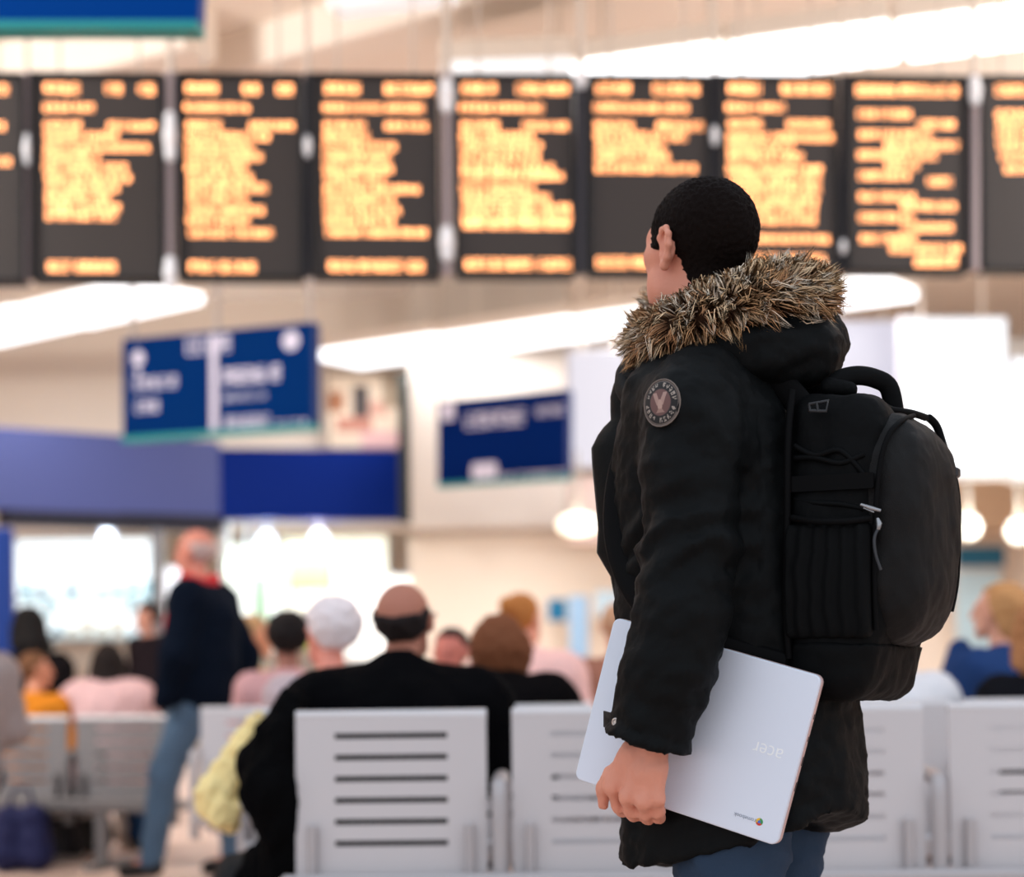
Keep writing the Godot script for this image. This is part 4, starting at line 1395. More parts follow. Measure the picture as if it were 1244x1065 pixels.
func build_laptop(xf: Transform3D) -> void:
	var l := 0.205
	var c := [Q(757, 751, l), Q(1003, 825, l), Q(939, 1024, l), Q(687, 943, l)]
	var mid: Vector3 = (c[0] + c[1] + c[2] + c[3]) / 4
	var ex: Vector3 = ((c[1] - c[0]) + (c[2] - c[3])).normalized()
	var ez := Vector3(0, 0, 1)
	var ey := ez.cross(ex)
	var w: float = ((c[1] - c[0]).length() + (c[2] - c[3]).length()) / 2
	var h: float = ((c[0] - c[3]).length() + (c[1] - c[2]).length()) / 2
	var t := thing("laptop", "closed silver laptop held at the standing man's left side, tilted, lid facing the lens", "laptop", xf * Transform3D(Basis(ex, ey, ez), mid))
	var silver: StandardMaterial3D = mat(c8(222, 230, 243), 0.4, 0.15, 0.5)
	var lid := mb(false)
	rounded_plate(lid, w, h, 0.012, 0.0075, 0.0018, -0.00375)
	part("lid", lid, silver, t)
	var base := mb(false)
	rounded_plate(base, w, h, 0.012, 0.0105, 0.003, -0.0145)
	part("base", base, mat(c8(206, 176, 172), 0.4, 0.3, 0.5), t)
	var gap := mb(false)
	rounded_plate(gap, w - 0.004, h - 0.004, 0.011, 0.0025, 0.0004, -0.0083)
	part("seam", gap, mat(c8(110, 84, 84), 0.6), t)
	for k in [[-0.04, 0.014], [0.0, 0.014], [0.035, 0.008], [0.07, 0.008]]:
		var ports := mb(false)
		box(ports, at(Vector3(w / 2 - 0.0012, k[0], -0.0145)), Vector3(0.004, k[1], 0.0042), 0.0005)
		part("port", ports, mat(c8(60, 48, 48), 0.5), t)
	for k in [[-0.4, -0.4], [0.4, -0.4], [-0.4, 0.4], [0.4, 0.4]]:
		var foot := mb(false)
		box(foot, at(Vector3(k[0] * w, k[1] * h, -0.0205)), Vector3(0.03, 0.008, 0.002), 0.0005)
		part("rubber_foot", foot, mat(c8(40, 40, 42), 0.8), t)
	# lettering on the lid; the laptop is carried upside down
	var half_turn := Basis(Vector3(0, 0, 1), PI)
	var to := func(u: float, v: float) -> Vector3:
		var q := Q(u, v, l) - mid
		return Vector3(q.dot(ex), q.dot(ey), 0.0)
	lettering("acer", 0.026, half_turn, to.call(933, 912) + Vector3(0, 0, 0.0004), mat(c8(246, 250, 252), 0.35, 0.0, 0.7), t, "lid_lettering")
	lettering("chromebook", 0.0078, half_turn, to.call(908, 993.5) + Vector3(0, 0, 0.0004), mat(c8(142, 150, 164), 0.5), t, "small_lettering")
	var o: Vector3 = to.call(922.5, 998)
	var cols := [c8(212, 64, 48), c8(60, 150, 84), c8(238, 190, 60)]
	for k in 3:
		var seg := PackedVector2Array()
		for j in 9: seg.append(Vector2.from_angle(PI / 6 + TAU * (k + j / 8.0) / 3.0) * 0.0058)
		for j in 9: seg.append(Vector2.from_angle(PI / 6 + TAU * (k + (8 - j) / 8.0) / 3.0) * 0.0026)
		var st := mb(false)
		slab(st, seg, 0.0006, Transform3D(half_turn, o + Vector3(0, 0, 0.0003)))
		part("round_emblem", st, mat(cols[k], 0.5), t)
	var disc := PackedVector2Array()
	for j in 14: disc.append(Vector2.from_angle(TAU * j / 14.0) * 0.0021)
	var ds := mb(false)
	slab(ds, disc, 0.0008, Transform3D(half_turn, o + Vector3(0, 0, 0.0003)))
	part("round_emblem", ds, mat(c8(70, 110, 200), 0.5), t)

func lettering(text: String, size: float, turn: Basis, where: Vector3, m: Material, parent: Node3D, called: String) -> void:
	var tm := TextMesh.new()
	var sf := SystemFont.new()
	sf.font_names = PackedStringArray(["Droid Sans"])
	tm.font = sf
	tm.text = text
	tm.font_size = 64
	tm.pixel_size = size / 64.0
	tm.depth = 0.0004
	var o := part(called, tm, m, parent)
	o.transform = Transform3D(turn, where)

func rounded_plate(st: SurfaceTool, w: float, h: float, r: float, thick: float, edge: float, z: float) -> void:
	var rings := []
	for k in [[-edge, -thick / 2], [-edge * 0.3, -thick / 2 + edge * 0.3], [0, -thick / 2 + edge], [0, thick / 2 - edge], [-edge * 0.3, thick / 2 - edge * 0.3], [-edge, thick / 2]]:
		var ring := PackedVector3Array()
		for q in round_rect(w + k[0] * 2, h + k[0] * 2, r + k[0]): ring.append(Vector3(q.x, q.y, z + k[1]))
		rings.append(ring)
	loft(st, rings)

func rbox(p: Vector3, c: Vector3, h: Vector3, r: float) -> float:
	var q := (p - c).abs() - h + Vector3.ONE * r
	return Vector3(maxf(q.x, 0), maxf(q.y, 0), maxf(q.z, 0)).length() + minf(maxf(q.x, maxf(q.y, q.z)), 0.0) - r

func solid(lo: Vector3, hi: Vector3, fn: Callable, cell: float, wrinkle: Callable = none) -> ArrayMesh:
	var f := Field.new()
	f.extra = func(p: Vector3, d: float) -> float: return fn.call(p)
	bound_lo = lo
	bound_hi = hi
	return net(f, cell, wrinkle, 0.0)

func build_backpack(xf: Transform3D) -> void:
	var t := thing("backpack", "black backpack with front pocket and mesh side pocket worn by the standing man", "backpack", xf)
	var cloth := noisy(c8(9, 10, 11), 0.65, 0.2, 8.0, 0.05, 0.03)
	var ripstop := noisy(c8(16, 15, 15), 0.6, 0.3, 30.0, 0.06, 0.06, 2)
	var web := mat(c8(9, 9, 10), 0.7, 0.0, 0.2)
	var fold := func(p: Vector3, n: Vector3) -> float: return noise.get_noise_3d(p.x * 9.0, p.y * 7.0, p.z * 9.0) * 0.007 + noise.get_noise_3d(p.x * 30.0, p.y * 22.0, p.z * 30.0) * 0.0022
	var main := func(p: Vector3) -> float:
		var k := (p.y - 1.19) / 0.235
		var q := p
		q.z *= 1.0 + 0.10 * maxf(k, 0.0) * maxf(k, 0.0)
		q.x = 0.19 + (p.x - 0.19) * (1.0 - 0.05 * (1.0 - k * k))
		q.y += 0.10 * (p.x - 0.18) + 0.35 * p.z * p.z
		if k < -0.55: q.x += 0.05 * (-k - 0.55) * (p.x - 0.12) / 0.14
		return rbox(q, Vector3(0.192, 1.19, 0.0), Vector3(0.075, 0.235, 0.150), 0.042)
	part("main_compartment", solid(Vector3(0.08, 0.90, -0.2), Vector3(0.31, 1.48, 0.2), main, 0.007, fold), cloth, t)
	var pocket := func(p: Vector3) -> float:
		var x := maxf(p.x - 0.235, 0.0) / 0.104
		var y := absf(p.y - 1.213) / 0.182
		var z := absf(p.z - 0.0) / 0.142
		var n := pow(pow(x, 2.6) + pow(y, 3.6) + pow(z, 3.4), 1.0 / 3.0)
		return maxf((n - 1.0) * 0.09, 0.225 - p.x)
	part("front_pocket", solid(Vector3(0.19, 0.98, -0.19), Vector3(0.39, 1.45, 0.19), pocket, 0.006, fold), ripstop, t)
	var base := func(p: Vector3) -> float: return maxf(main.call(p) - 0.004, maxf(p.y - 1.035 - 0.16 * (0.19 - p.x) * 0.0, -0.2 + 0.0))
	part("base_panel", solid(Vector3(0.08, 0.90, -0.2), Vector3(0.31, 1.06, 0.2), base, 0.007, fold), cloth, t)
	var mesh_pocket := func(p: Vector3) -> float:
		var bulge := 0.012 * (1.0 - pow((p.y - 1.135) / 0.1, 2.0))
		return rbox(p, Vector3(0.192, 1.13, 0.146), Vector3(0.066, 0.088, 0.014 + bulge), 0.01)
	part("side_pocket", solid(Vector3(0.11, 1.02, 0.11), Vector3(0.28, 1.24, 0.2), mesh_pocket, 0.005, func(p: Vector3, n: Vector3) -> float: return 0.0032 * sin(p.x * 260.0 + 3.0 * noise.get_noise_2d(p.y * 6.0, p.x * 5.0)) * clampf(n.z, 0.0, 1.0)), mat(c8(11, 12, 13), 0.75, 0.0, 0.2), t)
	var st := mb()
	tube(st, spline([Q(962, 629, 0.158), Q(990, 633, 0.170), Q(1030, 633, 0.170), Q(1058, 629, 0.156)], 5), 0.0052, 8)
	part("pocket_hem", st, web, t)
	st = mb(false)
	slab(st, round_rect(0.142, 0.024, 0.003), 0.006, Transform3D(Basis(), Vector3(0.192, Q(1005, 586, 0.153).y, 0.152)))
	part("compression_strap", st, web, t)
	# gathers above the strap
	for k in [[0.0, 610.0], [0.02, 560.0], [-0.03, 545.0]]:
		st = mb()
		var y: float = Q(1000, k[1], 0.15).y
		tube(st, spline([Vector3(0.135, y + 0.008, 0.143), Vector3(0.17, y + k[0] * 0.3, 0.149), Vector3(0.21, y - 0.004, 0.149), Vector3(0.245, y - 0.012 + k[0], 0.143)], 4), 0.0045, 8)
		part("seam", st, cloth, t)
	# zip round the front pocket with its pulls
	st = mb()
	tube(st, spline([Q(1110, 505, 0.03), Q(1094, 512, 0.10), Q(1079, 530, 0.132), Q(1069, 565, 0.145), Q(1064, 620, 0.149), Q(1062, 700, 0.149), Q(1064, 765, 0.142)], 6), 0.0042, 8)
	part("zip", st, web, t)
	var metal := mat(c8(150, 150, 152), 0.3, 0.9, 0.5)
	st = mb()
	tube(st, [Q(1046, 613, 0.160), Q(1058, 617, 0.162), Q(1070, 620, 0.158)], [0.0028, 0.0036, 0.0026], 8)
	tube(st, [Q(1049, 617, 0.161), Q(1062, 622, 0.162)], 0.0014, 6)
	part("zip_pull", st, metal, t)
	st = mb()
	tube(st, [Q(1066, 630, 0.158), Q(1068, 636, 0.161), Q(1067, 643, 0.160)], [0.003, 0.005, 0.003], 8)
	part("zip_slider", st, metal, t)
	st = mb()
	tube(st, spline([Q(1066, 643, 0.161), Q(1062, 655, 0.166), Q(1064, 674, 0.165), Q(1070, 692, 0.160)], 4), 0.0024, 8)
	part("pull_cord", st, mat(c8(50, 52, 56), 0.5), t)
	# small buckle near the top front corner
	st = mb()
	tube(st, [Q(983, 491, 0.152), Q(1006, 487, 0.152), Q(1004, 499, 0.153), Q(984, 499, 0.153), Q(983, 491, 0.152)], 0.0028, 8)
	tube(st, [Q(992, 489, 0.154), Q(994, 500, 0.154)], 0.0022, 8)
	part("buckle", st, mat(c8(40, 40, 42), 0.4), t)
	# grab handle
	st = mb()
	tube(st, spline([Q(1012, 470, 0.055), Q(1020, 461, 0.05), Q(1042, 456, 0.03), Q(1064, 460, 0.005), Q(1080, 471, -0.01), Q(1087, 503, -0.02)], 6), 0.0155, 10, 0.6, Vector3(0.4, 0, 0.9))
	part("handle", st, cloth, t)
	var fh := Field.new()
	fh.cap(Q(1008, 470, 0.06), Q(1032, 473, 0.05), 0.016, 0.013)
	part("handle_base", net(fh, 0.005), cloth, t)
	# lid edge strap on top and the buckled strap at the far right
	st = mb()
	tube(st, spline([Q(1056, 490, 0.09), Q(1078, 497, 0.05), Q(1108, 502, 0.0), Q(1124, 507, -0.05)], 5), 0.006, 8)
	part("top_seam", st, web, t)
	st = mb()
	tube(st, spline([Q(1128, 507, -0.085), Q(1138, 518, -0.105), Q(1147, 545, -0.11), Q(1157, 574, -0.11), Q(1163, 620, -0.105), Q(1161, 700, -0.10), Q(1154, 742, -0.105)], 6), 0.0065, 8)
	part("side_strap", st, web, t)
	st = mb(false)
	box(st, at(Q(1161, 574, -0.10)), Vector3(0.012, 0.016, 0.02), 0.003)
	part("strap_buckle", st, mat(c8(52, 50, 52), 0.4), t)
	# shoulder straps
	for s in [1.0, -1.0]:
		st = mb()
		tube(st, spline([Vector3(0.135, 1.40, s * 0.09), Vector3(0.06, 1.478, s * 0.10), Vector3(-0.04, 1.50, s * 0.105), Vector3(-0.12, 1.43, s * 0.115), Vector3(-0.165, 1.32, s * 0.13), Vector3(-0.16, 1.2, s * 0.155), Vector3(-0.10, 1.10, s * 0.185), Vector3(0.0, 1.04, s * 0.20), Vector3(0.12, 1.0, s * 0.15)], 5), 0.022, 10, 0.3, Vector3(0, 0, 1))
		part("shoulder_strap", st, web, t)
	st = mb()
	tube(st, spline([Q(962, 474, 0.135), Q(957, 540, 0.155), Q(956, 640, 0.158), Q(955, 740, 0.156), Q(958, 800, 0.15)], 5), 0.006, 8)
	part("edge_piping", st, web, t)

# ---------------------------------------------------------------- the people behind, out of focus: own axes are -z = where they face, y = up
func crowd_person(label: String, xf: Transform3D, o: Dictionary) -> Node3D:
	var s: float = o.get("size", 1.0)
	var cell: float = o.get("cell", 0.02)
	var sit: bool = o.get("sit", true)
	var t := thing("person", label, "person", xf * Transform3D(Basis().scaled(Vector3.ONE * s), Vector3.ZERO))
	var J := {}
	if sit:
		J = {pelvis = Vector3(0, 0.53, -0.02), belly = Vector3(0, 0.70, 0.0), chest = Vector3(0, 0.92, 0.03), neck = Vector3(0, 1.06, 0.02), head = Vector3(0, 1.235, -0.02)}
		for k in 2:
			var m := -1.0 if k == 0 else 1.0
			var n := "_r" if k == 1 else "_l"
			J.merge({"shoulder" + n: Vector3(m * 0.17, 0.99, 0.03), "elbow" + n: Vector3(m * 0.25, 0.74, 0.0), "wrist" + n: Vector3(m * 0.13, 0.62, -0.24), "hip" + n: Vector3(m * 0.1, 0.52, -0.02), "knee" + n: Vector3(m * 0.12, 0.53, -0.44), "ankle" + n: Vector3(m * 0.12, 0.09, -0.42), "toe" + n: Vector3(m * 0.13, 0.035, -0.56)})
	else:
		J = {pelvis = Vector3(0, 0.95, 0), belly = Vector3(0, 1.1, 0.0), chest = Vector3(0, 1.3, 0.01), neck = Vector3(0, 1.46, -0.01), head = Vector3(0, 1.635, -0.03)}
		for k in 2:
			var m := -1.0 if k == 0 else 1.0
			var n := "_r" if k == 1 else "_l"
			J.merge({"shoulder" + n: Vector3(m * 0.18, 1.40, 0.01), "elbow" + n: Vector3(m * 0.26, 1.12, 0.03), "wrist" + n: Vector3(m * 0.24, 0.88, -0.06), "hip" + n: Vector3(m * 0.09, 0.92, 0), "knee" + n: Vector3(m * 0.1, 0.50, -0.02), "ankle" + n: Vector3(m * 0.1, 0.09, 0.02), "toe" + n: Vector3(m * 0.11, 0.035, -0.14)})
	for k in o.get("joints", {}): J[k] = o.joints[k]
	var bulk: float = o.get("bulk", 1.0)
	var turn: float = o.get("turn", 0.0)
	var head_xf := Transform3D(Basis(Vector3.UP, turn) * Basis(Vector3.RIGHT, o.get("nod", 0.0)), J.head)
	# body
	var f := Field.new()
	f.k = 0.04
	f.chain([J.pelvis, J.belly, J.chest, J.neck], [0.11, 0.11, 0.11, 0.055])
	f.cap(J.neck, J.head + Vector3(0, -0.05, 0.0), 0.055, 0.05)
	for n in ["_l", "_r"]:
		f.chain([J.chest + Vector3(0, 0.06, 0), J["shoulder" + n], J["elbow" + n], J["wrist" + n]], [0.07, 0.05, 0.036, 0.026])
		f.chain([J["hip" + n], J["knee" + n], J["ankle" + n], J["toe" + n]], [0.08, 0.052, 0.034, 0.026])
	var list := [[net(f, cell), Transform3D()]]
	var h := Field.new()
	h.k = 0.02
	h.ball(Vector3(0, 0.03, 0.012), Vector3(0.076, 0.088, 0.094))
	h.ball(Vector3(0, -0.03, -0.034), Vector3(0.058, 0.076, 0.056))
	for m in [-1.0, 1.0]:
		h.cap(Vector3(m * 0.03, -0.08, -0.05), Vector3(m * 0.01, -0.098, -0.07), 0.022, 0.018)
		h.cap(Vector3(m * 0.035, 0.02, -0.078), Vector3(m * 0.01, 0.02, -0.088), 0.011, 0.011)
		h.cap(Vector3(m * 0.079, 0.014, 0.006), Vector3(m * 0.078, -0.02, 0.0), 0.015, 0.010)
	h.cap(Vector3(0, 0.01, -0.092), Vector3(0, -0.028, -0.112), 0.009, 0.013)
	h.cap(Vector3(-0.018, -0.058, -0.088), Vector3(0.018, -0.058, -0.088), 0.009, 0.009)
	list.append([net(h, 0.010), head_xf])
	for n in ["_l", "_r"]:
		if n in o.get("no_hand", []): continue
		var w: Vector3 = J["wrist" + n]
		var d: Vector3 = (w - J["elbow" + n]).normalized()
		var side := d.cross(Vector3(0, 0, 1) if absf(d.z) < 0.8 else Vector3.UP).normalized()
		if (n == "_l") == (side.dot(Vector3.RIGHT) > 0): side = -side
		var palm := d.cross(side).normalized()
		var st := mb()
		tube(st, [w - d * 0.02, w + d * 0.03, w + d * 0.085], [0.026, 0.034, 0.036], 8, 0.5, palm)
		for i in 4:
			var b := w + d * 0.08 + palm.cross(d) * (0.027 - 0.018 * i)
			tube(st, [b, b + d * 0.035 + palm * 0.008, b + d * (0.055 - 0.004 * absf(i - 1)) + palm * 0.024, b + d * 0.062 + palm * 0.040], [0.010, 0.0095, 0.009, 0.007], 6)
		var tb := w + d * 0.03 + palm.cross(d) * 0.028
		tube(st, [tb, tb + d * 0.03 + palm.cross(d) * 0.02 + palm * 0.01, tb + d * 0.058 + palm.cross(d) * 0.022 + palm * 0.02], [0.013, 0.011, 0.008], 6)
		st.generate_normals()
		list.append([st.commit(), Transform3D()])
	part("body", join(list), mat(o.get("skin", c8(206, 150, 130)), 0.6), t)
	# hair
	var style: String = o.get("hair", "short")
	if style != "none":
		var g := Field.new()
		g.k = 0.03
		g.ball(Vector3(0, 0.034, 0.016), Vector3(0.085, 0.093, 0.101))
		if style == "long":
			g.chain([Vector3(0, 0.02, 0.06), Vector3(0, -0.10, 0.085), Vector3(0, -0.22, 0.08)], [0.085, 0.09, 0.06])
			for m in [-1.0, 1.0]: g.chain([Vector3(m * 0.06, 0.0, 0.02), Vector3(m * 0.085, -0.12, 0.04), Vector3(m * 0.085, -0.22, 0.05)], [0.05, 0.05, 0.03])
		elif style == "bob":
			g.chain([Vector3(0, 0.02, 0.05), Vector3(0, -0.07, 0.06)], [0.09, 0.07])
			for m in [-1.0, 1.0]: g.chain([Vector3(m * 0.06, 0.0, 0.0), Vector3(m * 0.075, -0.08, 0.02)], [0.05, 0.035])
		elif style == "bun":
			g.ball(Vector3(0, 0.06, 0.12), Vector3(0.045, 0.045, 0.045))
		elif style == "full":
			g.ball(Vector3(0, 0.04, 0.03), Vector3(0.105, 0.105, 0.11))
		g.extra = func(p: Vector3, d: float) -> float:
			d = maxf(d, (-0.030 - p.z + (p.y - 0.06) * -0.5) if p.y < 0.075 else d)      # open over the face
			if style == "ring": d = maxf(d, p.y - 0.045 - (p.z - 0.02) * -0.15)          # bald crown
			if style in ["short", "ring"]: d = maxf(d, -0.075 - p.y)
			return d
		part("hair", join([[net(g, 0.011, func(p: Vector3, n: Vector3) -> float: return noise.get_noise_3d(p.x * 22.0, p.y * 22.0, p.z * 22.0) * (0.013 if style == "full" else 0.010)), head_xf]]), mat(o.get("hair_color", c8(60, 44, 36)), 0.75, 0.0, 0.3), t)
	# clothes
	var c := Field.new()
	c.k = 0.05
	var b := bulk
	c.chain([J.pelvis + Vector3(0, -0.02, 0), J.belly, J.chest, J.chest.lerp(J.neck, 0.75)], [0.155 * b, 0.155 * b, 0.145 * b, 0.085 * b])
	for n in ["_l", "_r"]:
		var m := Vector3(-0.06 if n == "_l" else 0.06, 0, 0)
		c.cap(J.pelvis + m, J.chest + m, 0.125 * b, 0.125 * b)
		c.chain([J.chest.lerp(J.neck, 0.5), J["shoulder" + n], J["elbow" + n], J["wrist" + n]], [0.08 * b, 0.085 * b, 0.068 * b, 0.05 * b])
	var nv := func(p: Vector3, n: Vector3) -> float: return noise.get_noise_3d(p.x * 8.0, p.y * 8.0, p.z * 8.0) * 0.012
	part(o.get("top_name", "jacket"), net(c, cell, nv), mat(o.get("top", c8(30, 30, 34)), 0.85, 0.0, 0.12), t)
	var l := Field.new()
	l.k = 0.04
	for n in ["_l", "_r"]: l.chain([J["hip" + n], J["knee" + n], J["ankle" + n]], [0.105, 0.078, 0.062])
	part("trousers", net(l, cell, nv), mat(o.get("legs", c8(40, 46, 60)), 0.85, 0.0, 0.25), t)
	for n in ["_l", "_r"]:
		var e := Field.new()
		e.k = 0.02
		e.cap(J["ankle" + n] + Vector3(0, -0.04, 0.02), J["toe" + n] + Vector3(0, 0.005, 0), 0.046, 0.038)
		e.cap(J["ankle" + n] + Vector3(0, -0.03, 0), J["ankle" + n] + Vector3(0, 0.03, 0), 0.045, 0.045)
		part("shoe", net(e, cell * 0.8), mat(o.get("shoes", c8(28, 26, 26)), 0.6), t)
	if o.has("scarf"):
		var sc := mb()
		var pts := []
		for i in 17: pts.append(J.neck + Vector3(cos(TAU * i / 16.0) * 0.075, 0.03 + 0.015 * sin(TAU * i / 8.0), sin(TAU * i / 16.0) * 0.075))
		tube(sc, pts, 0.034, 8)
		tube(sc, spline([J.neck + Vector3(-0.05, 0.02, -0.09), J.chest + Vector3(-0.07, 0.02, -0.16), J.chest + Vector3(-0.07, -0.06, -0.17)], 4), 0.03, 8, 0.5, Vector3(0, 0, 1))
		part("scarf", sc, mat(o.scarf, 0.85), t)
	if o.get("glasses", false):
		var gl := mb()
		tube(gl, spline([Vector3(-0.08, 0.02, 0.0), Vector3(-0.07, 0.015, -0.09), Vector3(0, 0.015, -0.108), Vector3(0.07, 0.015, -0.09), Vector3(0.08, 0.02, 0.0)], 4), 0.004, 6)
		part("glasses", join([[mesh_of(gl), head_xf]]), mat(c8(20, 20, 20), 0.4), t)
	return t

func on_floor(u: float, d: float, yaw: float, lift := 0.0) -> Transform3D:
	var p := P(u, CY, d)
	return Transform3D(Basis(Vector3.UP, yaw), Vector3(p.x, lift, p.z))

func build_crowd() -> void:
	# walking man, crossing to the left
	crowd_person("grey-haired man walking left in a navy jacket, red scarf and blue jeans", on_floor(246, 9.2, PI / 2 - 0.25), {sit = false, top = c8(13, 20, 32), legs = c8(80, 102, 124), hair = "ring", hair_color = c8(196, 172, 166), skin = c8(206, 132, 112), scarf = c8(196, 44, 48), bulk = 1.13, cell = 0.018, nod = -0.12,
		joints = {knee_l = Vector3(-0.09, 0.52, -0.17), ankle_l = Vector3(-0.09, 0.10, -0.25), toe_l = Vector3(-0.09, 0.035, -0.40), knee_r = Vector3(0.1, 0.50, 0.10), ankle_r = Vector3(0.1, 0.11, 0.11), toe_r = Vector3(0.11, 0.035, -0.03), elbow_r = Vector3(0.26, 1.12, 0.12), wrist_r = Vector3(0.25, 0.86, 0.13), elbow_l = Vector3(-0.27, 1.12, -0.02), wrist_l = Vector3(-0.24, 0.9, -0.1)}})
	# nearest row
	crowd_person("large balding man in a black coat, back turned, seated on the nearest left seat", on_floor(484, 5.35, 0.12, 0.0), {top = c8(8, 8, 10), legs = c8(24, 26, 32), hair = "ring", hair_color = c8(34, 28, 28), skin = c8(176, 116, 96), bulk = 1.28, size = 1.03, cell = 0.014, turn = -0.35, nod = 0.15, glasses = true,
		joints = {chest = Vector3(0, 0.82, 0.03), neck = Vector3(0, 0.965, 0.02), head = Vector3(0.02, 1.115, -0.03), shoulder_l = Vector3(-0.22, 0.87, 0.03), shoulder_r = Vector3(0.21, 0.87, 0.03), elbow_l = Vector3(-0.36, 0.72, 0.06), wrist_l = Vector3(-0.34, 0.58, -0.16)}})
	crowd_person("brown-haired woman in black seated beside the balding man, head low", on_floor(606, 6.4, -0.2), {top = c8(14, 12, 13), legs = c8(36, 36, 44), hair = "bob", hair_color = c8(120, 72, 46), skin = c8(212, 150, 128), cell = 0.016, nod = 0.3, size = 1.05, joints = {head = Vector3(0, 1.035, -0.05), neck = Vector3(0, 0.93, 0), chest = Vector3(0, 0.80, 0.03), shoulder_l = Vector3(-0.18, 0.86, 0.03), shoulder_r = Vector3(0.18, 0.86, 0.03)}})
	crowd_person("white-haired person seated beyond the balding man's left shoulder", on_floor(402, 6.4, 0.3), {size = 0.93, top = c8(196, 176, 178), legs = c8(70, 70, 80), hair = "full", hair_color = c8(238, 226, 226), skin = c8(232, 150, 130), cell = 0.018, turn = 0.5})
	crowd_person("dark-haired person in pink seated left of the white-haired head", on_floor(350, 8.35, 0.2), {size = 0.95, top = c8(196, 150, 150), legs = c8(50, 50, 60), hair = "full", hair_color = c8(26, 20, 20), skin = c8(150, 96, 80)})
	crowd_person("person with a flushed face seen between the balding man and the brown-haired woman", on_floor(550, 7.5, 2.8), {size = 0.88, top = c8(70, 60, 62), legs = c8(40, 40, 50), hair = "short", hair_color = c8(44, 36, 34), skin = c8(206, 120, 104), cell = 0.018, joints = {wrist_l = Vector3(-0.1, 1.02, -0.2), elbow_l = Vector3(-0.26, 0.8, -0.1)}})
	crowd_person("ginger-haired person in a pale pink coat, left of the laptop", on_floor(640, 8.35, -0.3), {top = c8(236, 190, 184), legs = c8(90, 80, 90), hair = "bun", hair_color = c8(176, 112, 58), skin = c8(226, 160, 136), bulk = 1.3, turn = -0.3, cell = 0.018, joints = {head = Vector3(-0.02, 1.25, -0.02)}})
	crowd_person("person in brown clothes half hidden behind the laptop's upper left corner", on_floor(752, 9.2, 0.1), {top = c8(150, 104, 88), legs = c8(60, 60, 70), hair = "short", hair_color = c8(190, 150, 120), skin = c8(214, 156, 136)})
	# right
	crowd_person("fair-haired person in a blue jacket seated at the right edge, hand at the face", on_floor(1218, 7.6, 0.5), {top = c8(38, 62, 108), legs = c8(40, 44, 60), hair = "bob", hair_color = c8(190, 140, 92), skin = c8(228, 168, 142), cell = 0.016, turn = 0.5, nod = 0.1, size = 1.0, joints = {wrist_l = Vector3(-0.08, 1.08, -0.16), elbow_l = Vector3(-0.28, 0.80, -0.06)}})
	crowd_person("person in a dark coat at the right edge, in front of the one in blue", on_floor(1262, 6.35, 0.2), {top = c8(24, 24, 28), legs = c8(34, 34, 40), hair = "long", hair_color = c8(176, 120, 78), skin = c8(224, 164, 140), size = 0.9, cell = 0.018})
	crowd_person("person in a white coat seated behind the backpack's lower corner", on_floor(1078, 6.35, 0.1), {top = c8(232, 230, 232), legs = c8(80, 80, 90), hair = "short", hair_color = c8(120, 96, 80), skin = c8(214, 156, 136), size = 0.9, bulk = 1.15})
	# far left group
	crowd_person("dark-haired person in a pale pink coat seated on the far left bench", on_floor(132, 10.4, 0.1, 0.0), {top = c8(216, 176, 174), legs = c8(30, 60, 96), hair = "long", hair_color = c8(30, 22, 20), skin = c8(222, 160, 140), bulk = 1.45, size = 0.9, nod = 0.25})
	crowd_person("small person in an orange top on the far left bench", on_floor(42, 10.3, -0.2), {top = c8(204, 124, 38), legs = c8(40, 44, 60), hair = "short", hair_color = c8(110, 74, 50), skin = c8(206, 140, 110), size = 0.86, turn = -0.9})
	crowd_person("person with long black hair at the far left, behind the orange top", on_floor(34, 11.8, 0.4), {top = c8(22, 20, 22), legs = c8(50, 60, 110), hair = "long", hair_color = c8(18, 15, 15), skin = c8(200, 150, 130), turn = 0.3, size = 1.1})
	crowd_person("fair person in grey cut off by the left edge of the photo", on_floor(-50, 8.6, 0.6), {top = c8(150, 138, 136), legs = c8(46, 46, 58), hair = "short", hair_color = c8(216, 178, 150), skin = c8(232, 180, 160), size = 1.05})
	crowd_person("person in dark clothes standing behind the walking man", on_floor(182, 14.5, 2.4), {sit = false, top = c8(34, 28, 32), legs = c8(30, 30, 36), hair = "full", hair_color = c8(36, 28, 28), skin = c8(200, 144, 124), size = 0.92})
	crowd_person("person in tan clothes seated right of the walking man's back", on_floor(306, 10.2, -1.2), {top = c8(200, 160, 124), legs = c8(90, 84, 84), hair = "short", hair_color = c8(180, 140, 100), skin = c8(216, 150, 116)})
	# things beside them
	build_coat()
	build_yellow_bag()
	build_bags()

func build_coat() -> void:
	var t := thing("coat", "black coat hanging down over the left side of the nearest left seat", "coat", on_floor(338, 5.05, 0.1))
	var f := Field.new()
	f.k = 0.05
	var m := t.transform.affine_inverse()
	f.chain([m * P(356, 858, 5.1), m * P(340, 900, 5.05), m * P(330, 960, 5.0), m * P(340, 1010, 5.0)], [0.05, 0.06, 0.075, 0.06])
	f.chain([m * P(352, 900, 5.1), m * P(350, 980, 5.05), m * P(352, 1050, 5.05), m * P(340, 1085, 5.05)], [0.06, 0.07, 0.07, 0.05])
	f.chain([m * P(318, 1046, 5.1), m * P(300, 1085, 5.1)], [0.05, 0.06])
	part("cloth", net(f, 0.012, func(p: Vector3, n: Vector3) -> float: return noise.get_noise_3d(p.x * 20.0, p.y * 6.0, p.z * 20.0) * 0.016), mat(c8(8, 8, 9), 0.85, 0.0, 0.12), t)

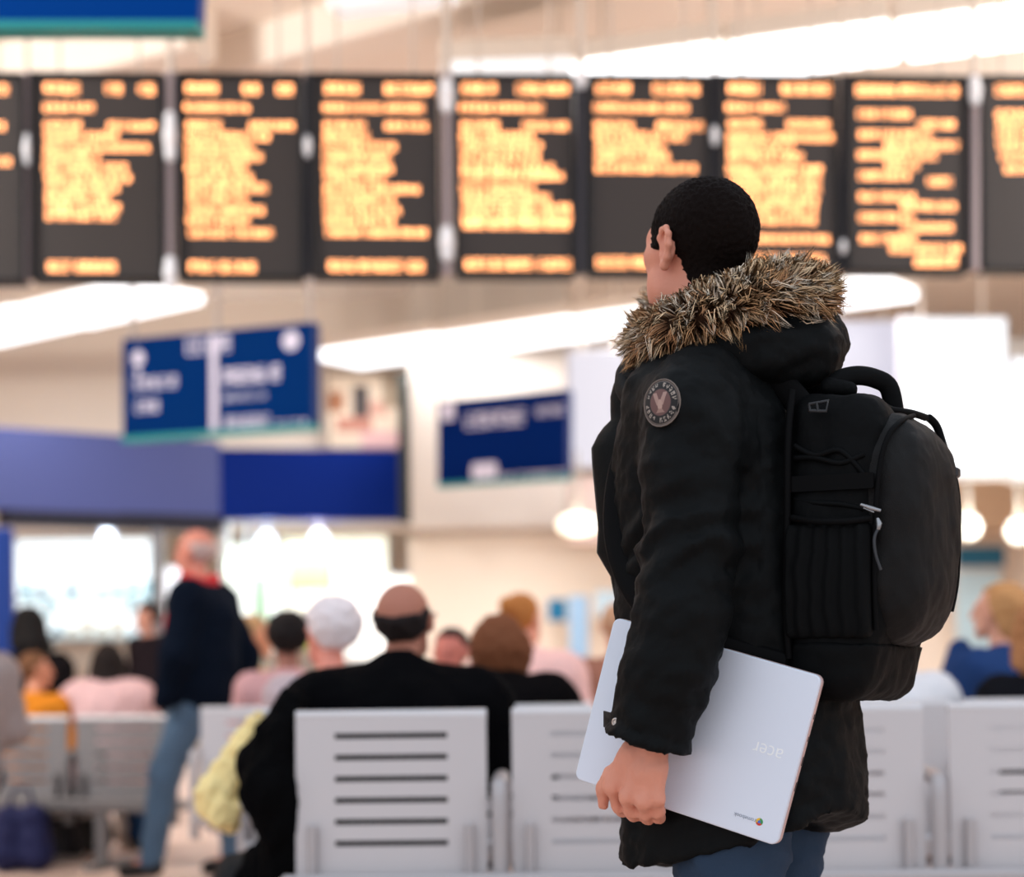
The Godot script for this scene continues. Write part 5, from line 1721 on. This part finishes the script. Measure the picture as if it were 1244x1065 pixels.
func build_yellow_bag() -> void:
	var t := thing("bag", "crumpled pale yellow bag hanging between the walking man and the black coat", "bag", on_floor(282, 5.6, 0.0))
	var m := t.transform.affine_inverse()
	var f := Field.new()
	f.k = 0.04
	f.chain([m * P(308, 882, 5.6), m * P(297, 912, 5.6), m * P(278, 945, 5.6), m * P(262, 968, 5.58)], [0.03, 0.045, 0.055, 0.05])
	f.chain([m * P(262, 968, 5.58), m * P(272, 990, 5.55), m * P(280, 1002, 5.55)], [0.05, 0.045, 0.02])
	f.ball(m * P(256, 966, 5.58), Vector3(0.035, 0.04, 0.04))
	var y := mat(c8(255, 230, 160), 0.6)
	part("sack", net(f, 0.008, func(p: Vector3, n: Vector3) -> float: return noise.get_noise_3d(p.x * 24.0, p.y * 16.0, p.z * 24.0) * 0.016), y, t)
	var st := mb()
	tube(st, spline([m * P(303, 884, 5.6), m * P(310, 868, 5.6), m * P(318, 868, 5.6), m * P(313, 886, 5.6)], 5), 0.008, 6)
	part("handle", st, y, t)
	t = thing("satchel", "black bag on the floor under the yellow bag", "bag", on_floor(312, 5.3, 0.0))
	m = t.transform.affine_inverse()
	f = Field.new()
	f.k = 0.05
	f.cap(m * P(296, 1070, 5.3), m * P(340, 1070, 5.3), 0.09, 0.09)
	f.cap(m * P(300, 1110, 5.3), m * P(345, 1110, 5.3), 0.10, 0.10)
	part("body", net(f, 0.014, func(p: Vector3, n: Vector3) -> float: return noise.get_noise_3d(p.x * 12.0, p.y * 9.0, p.z * 12.0) * 0.014), mat(c8(14, 14, 16), 0.7), t)
	st = mb()
	tube(st, spline([m * P(300, 1062, 5.3), m * P(306, 1040, 5.3), m * P(328, 1040, 5.3), m * P(334, 1062, 5.3)], 5), 0.012, 6)
	part("handle", st, mat(c8(20, 20, 22), 0.7), t)

func build_bags() -> void:
	for k in [[62, 10.2, c8(24, 22, 26), 0.17, 0.30, "black rucksack on the floor under the far left bench, beside the seat leg"], [24, 9.6, c8(24, 28, 70), 0.15, 0.36, "dark blue bag on the floor at the far left edge"], [100, 10.6, c8(14, 14, 16), 0.15, 0.34, "black bag between the legs of the far left bench"], [168, 11.0, c8(226, 216, 206), 0.15, 0.40, "pale bag on the floor in front of the walking man's foot"]]:
		var t := thing("bag", k[5], "bag", on_floor(k[0], k[1], 0.0))
		var f := Field.new()
		f.k = 0.05
		var r: float = k[3] * 0.62
		for x in [-0.08, 0.08]: f.cap(Vector3(x, r, 0), Vector3(x * 0.8, k[4] - r * 0.8, 0.0), r, r * 0.8)
		part("body", net(f, 0.018, func(p: Vector3, n: Vector3) -> float: return noise.get_noise_3d(p.x * 12.0, p.y * 9.0, p.z * 12.0) * 0.012), mat(k[2], 0.75), t)
		var st := mb()
		tube(st, spline([Vector3(-0.06, k[4] - 0.02, 0), Vector3(-0.04, k[4] + 0.07, 0), Vector3(0.04, k[4] + 0.07, 0), Vector3(0.06, k[4] - 0.02, 0)], 5), 0.01, 6)
		part("handle", st, mat(k[2] * 0.9, 0.75), t)
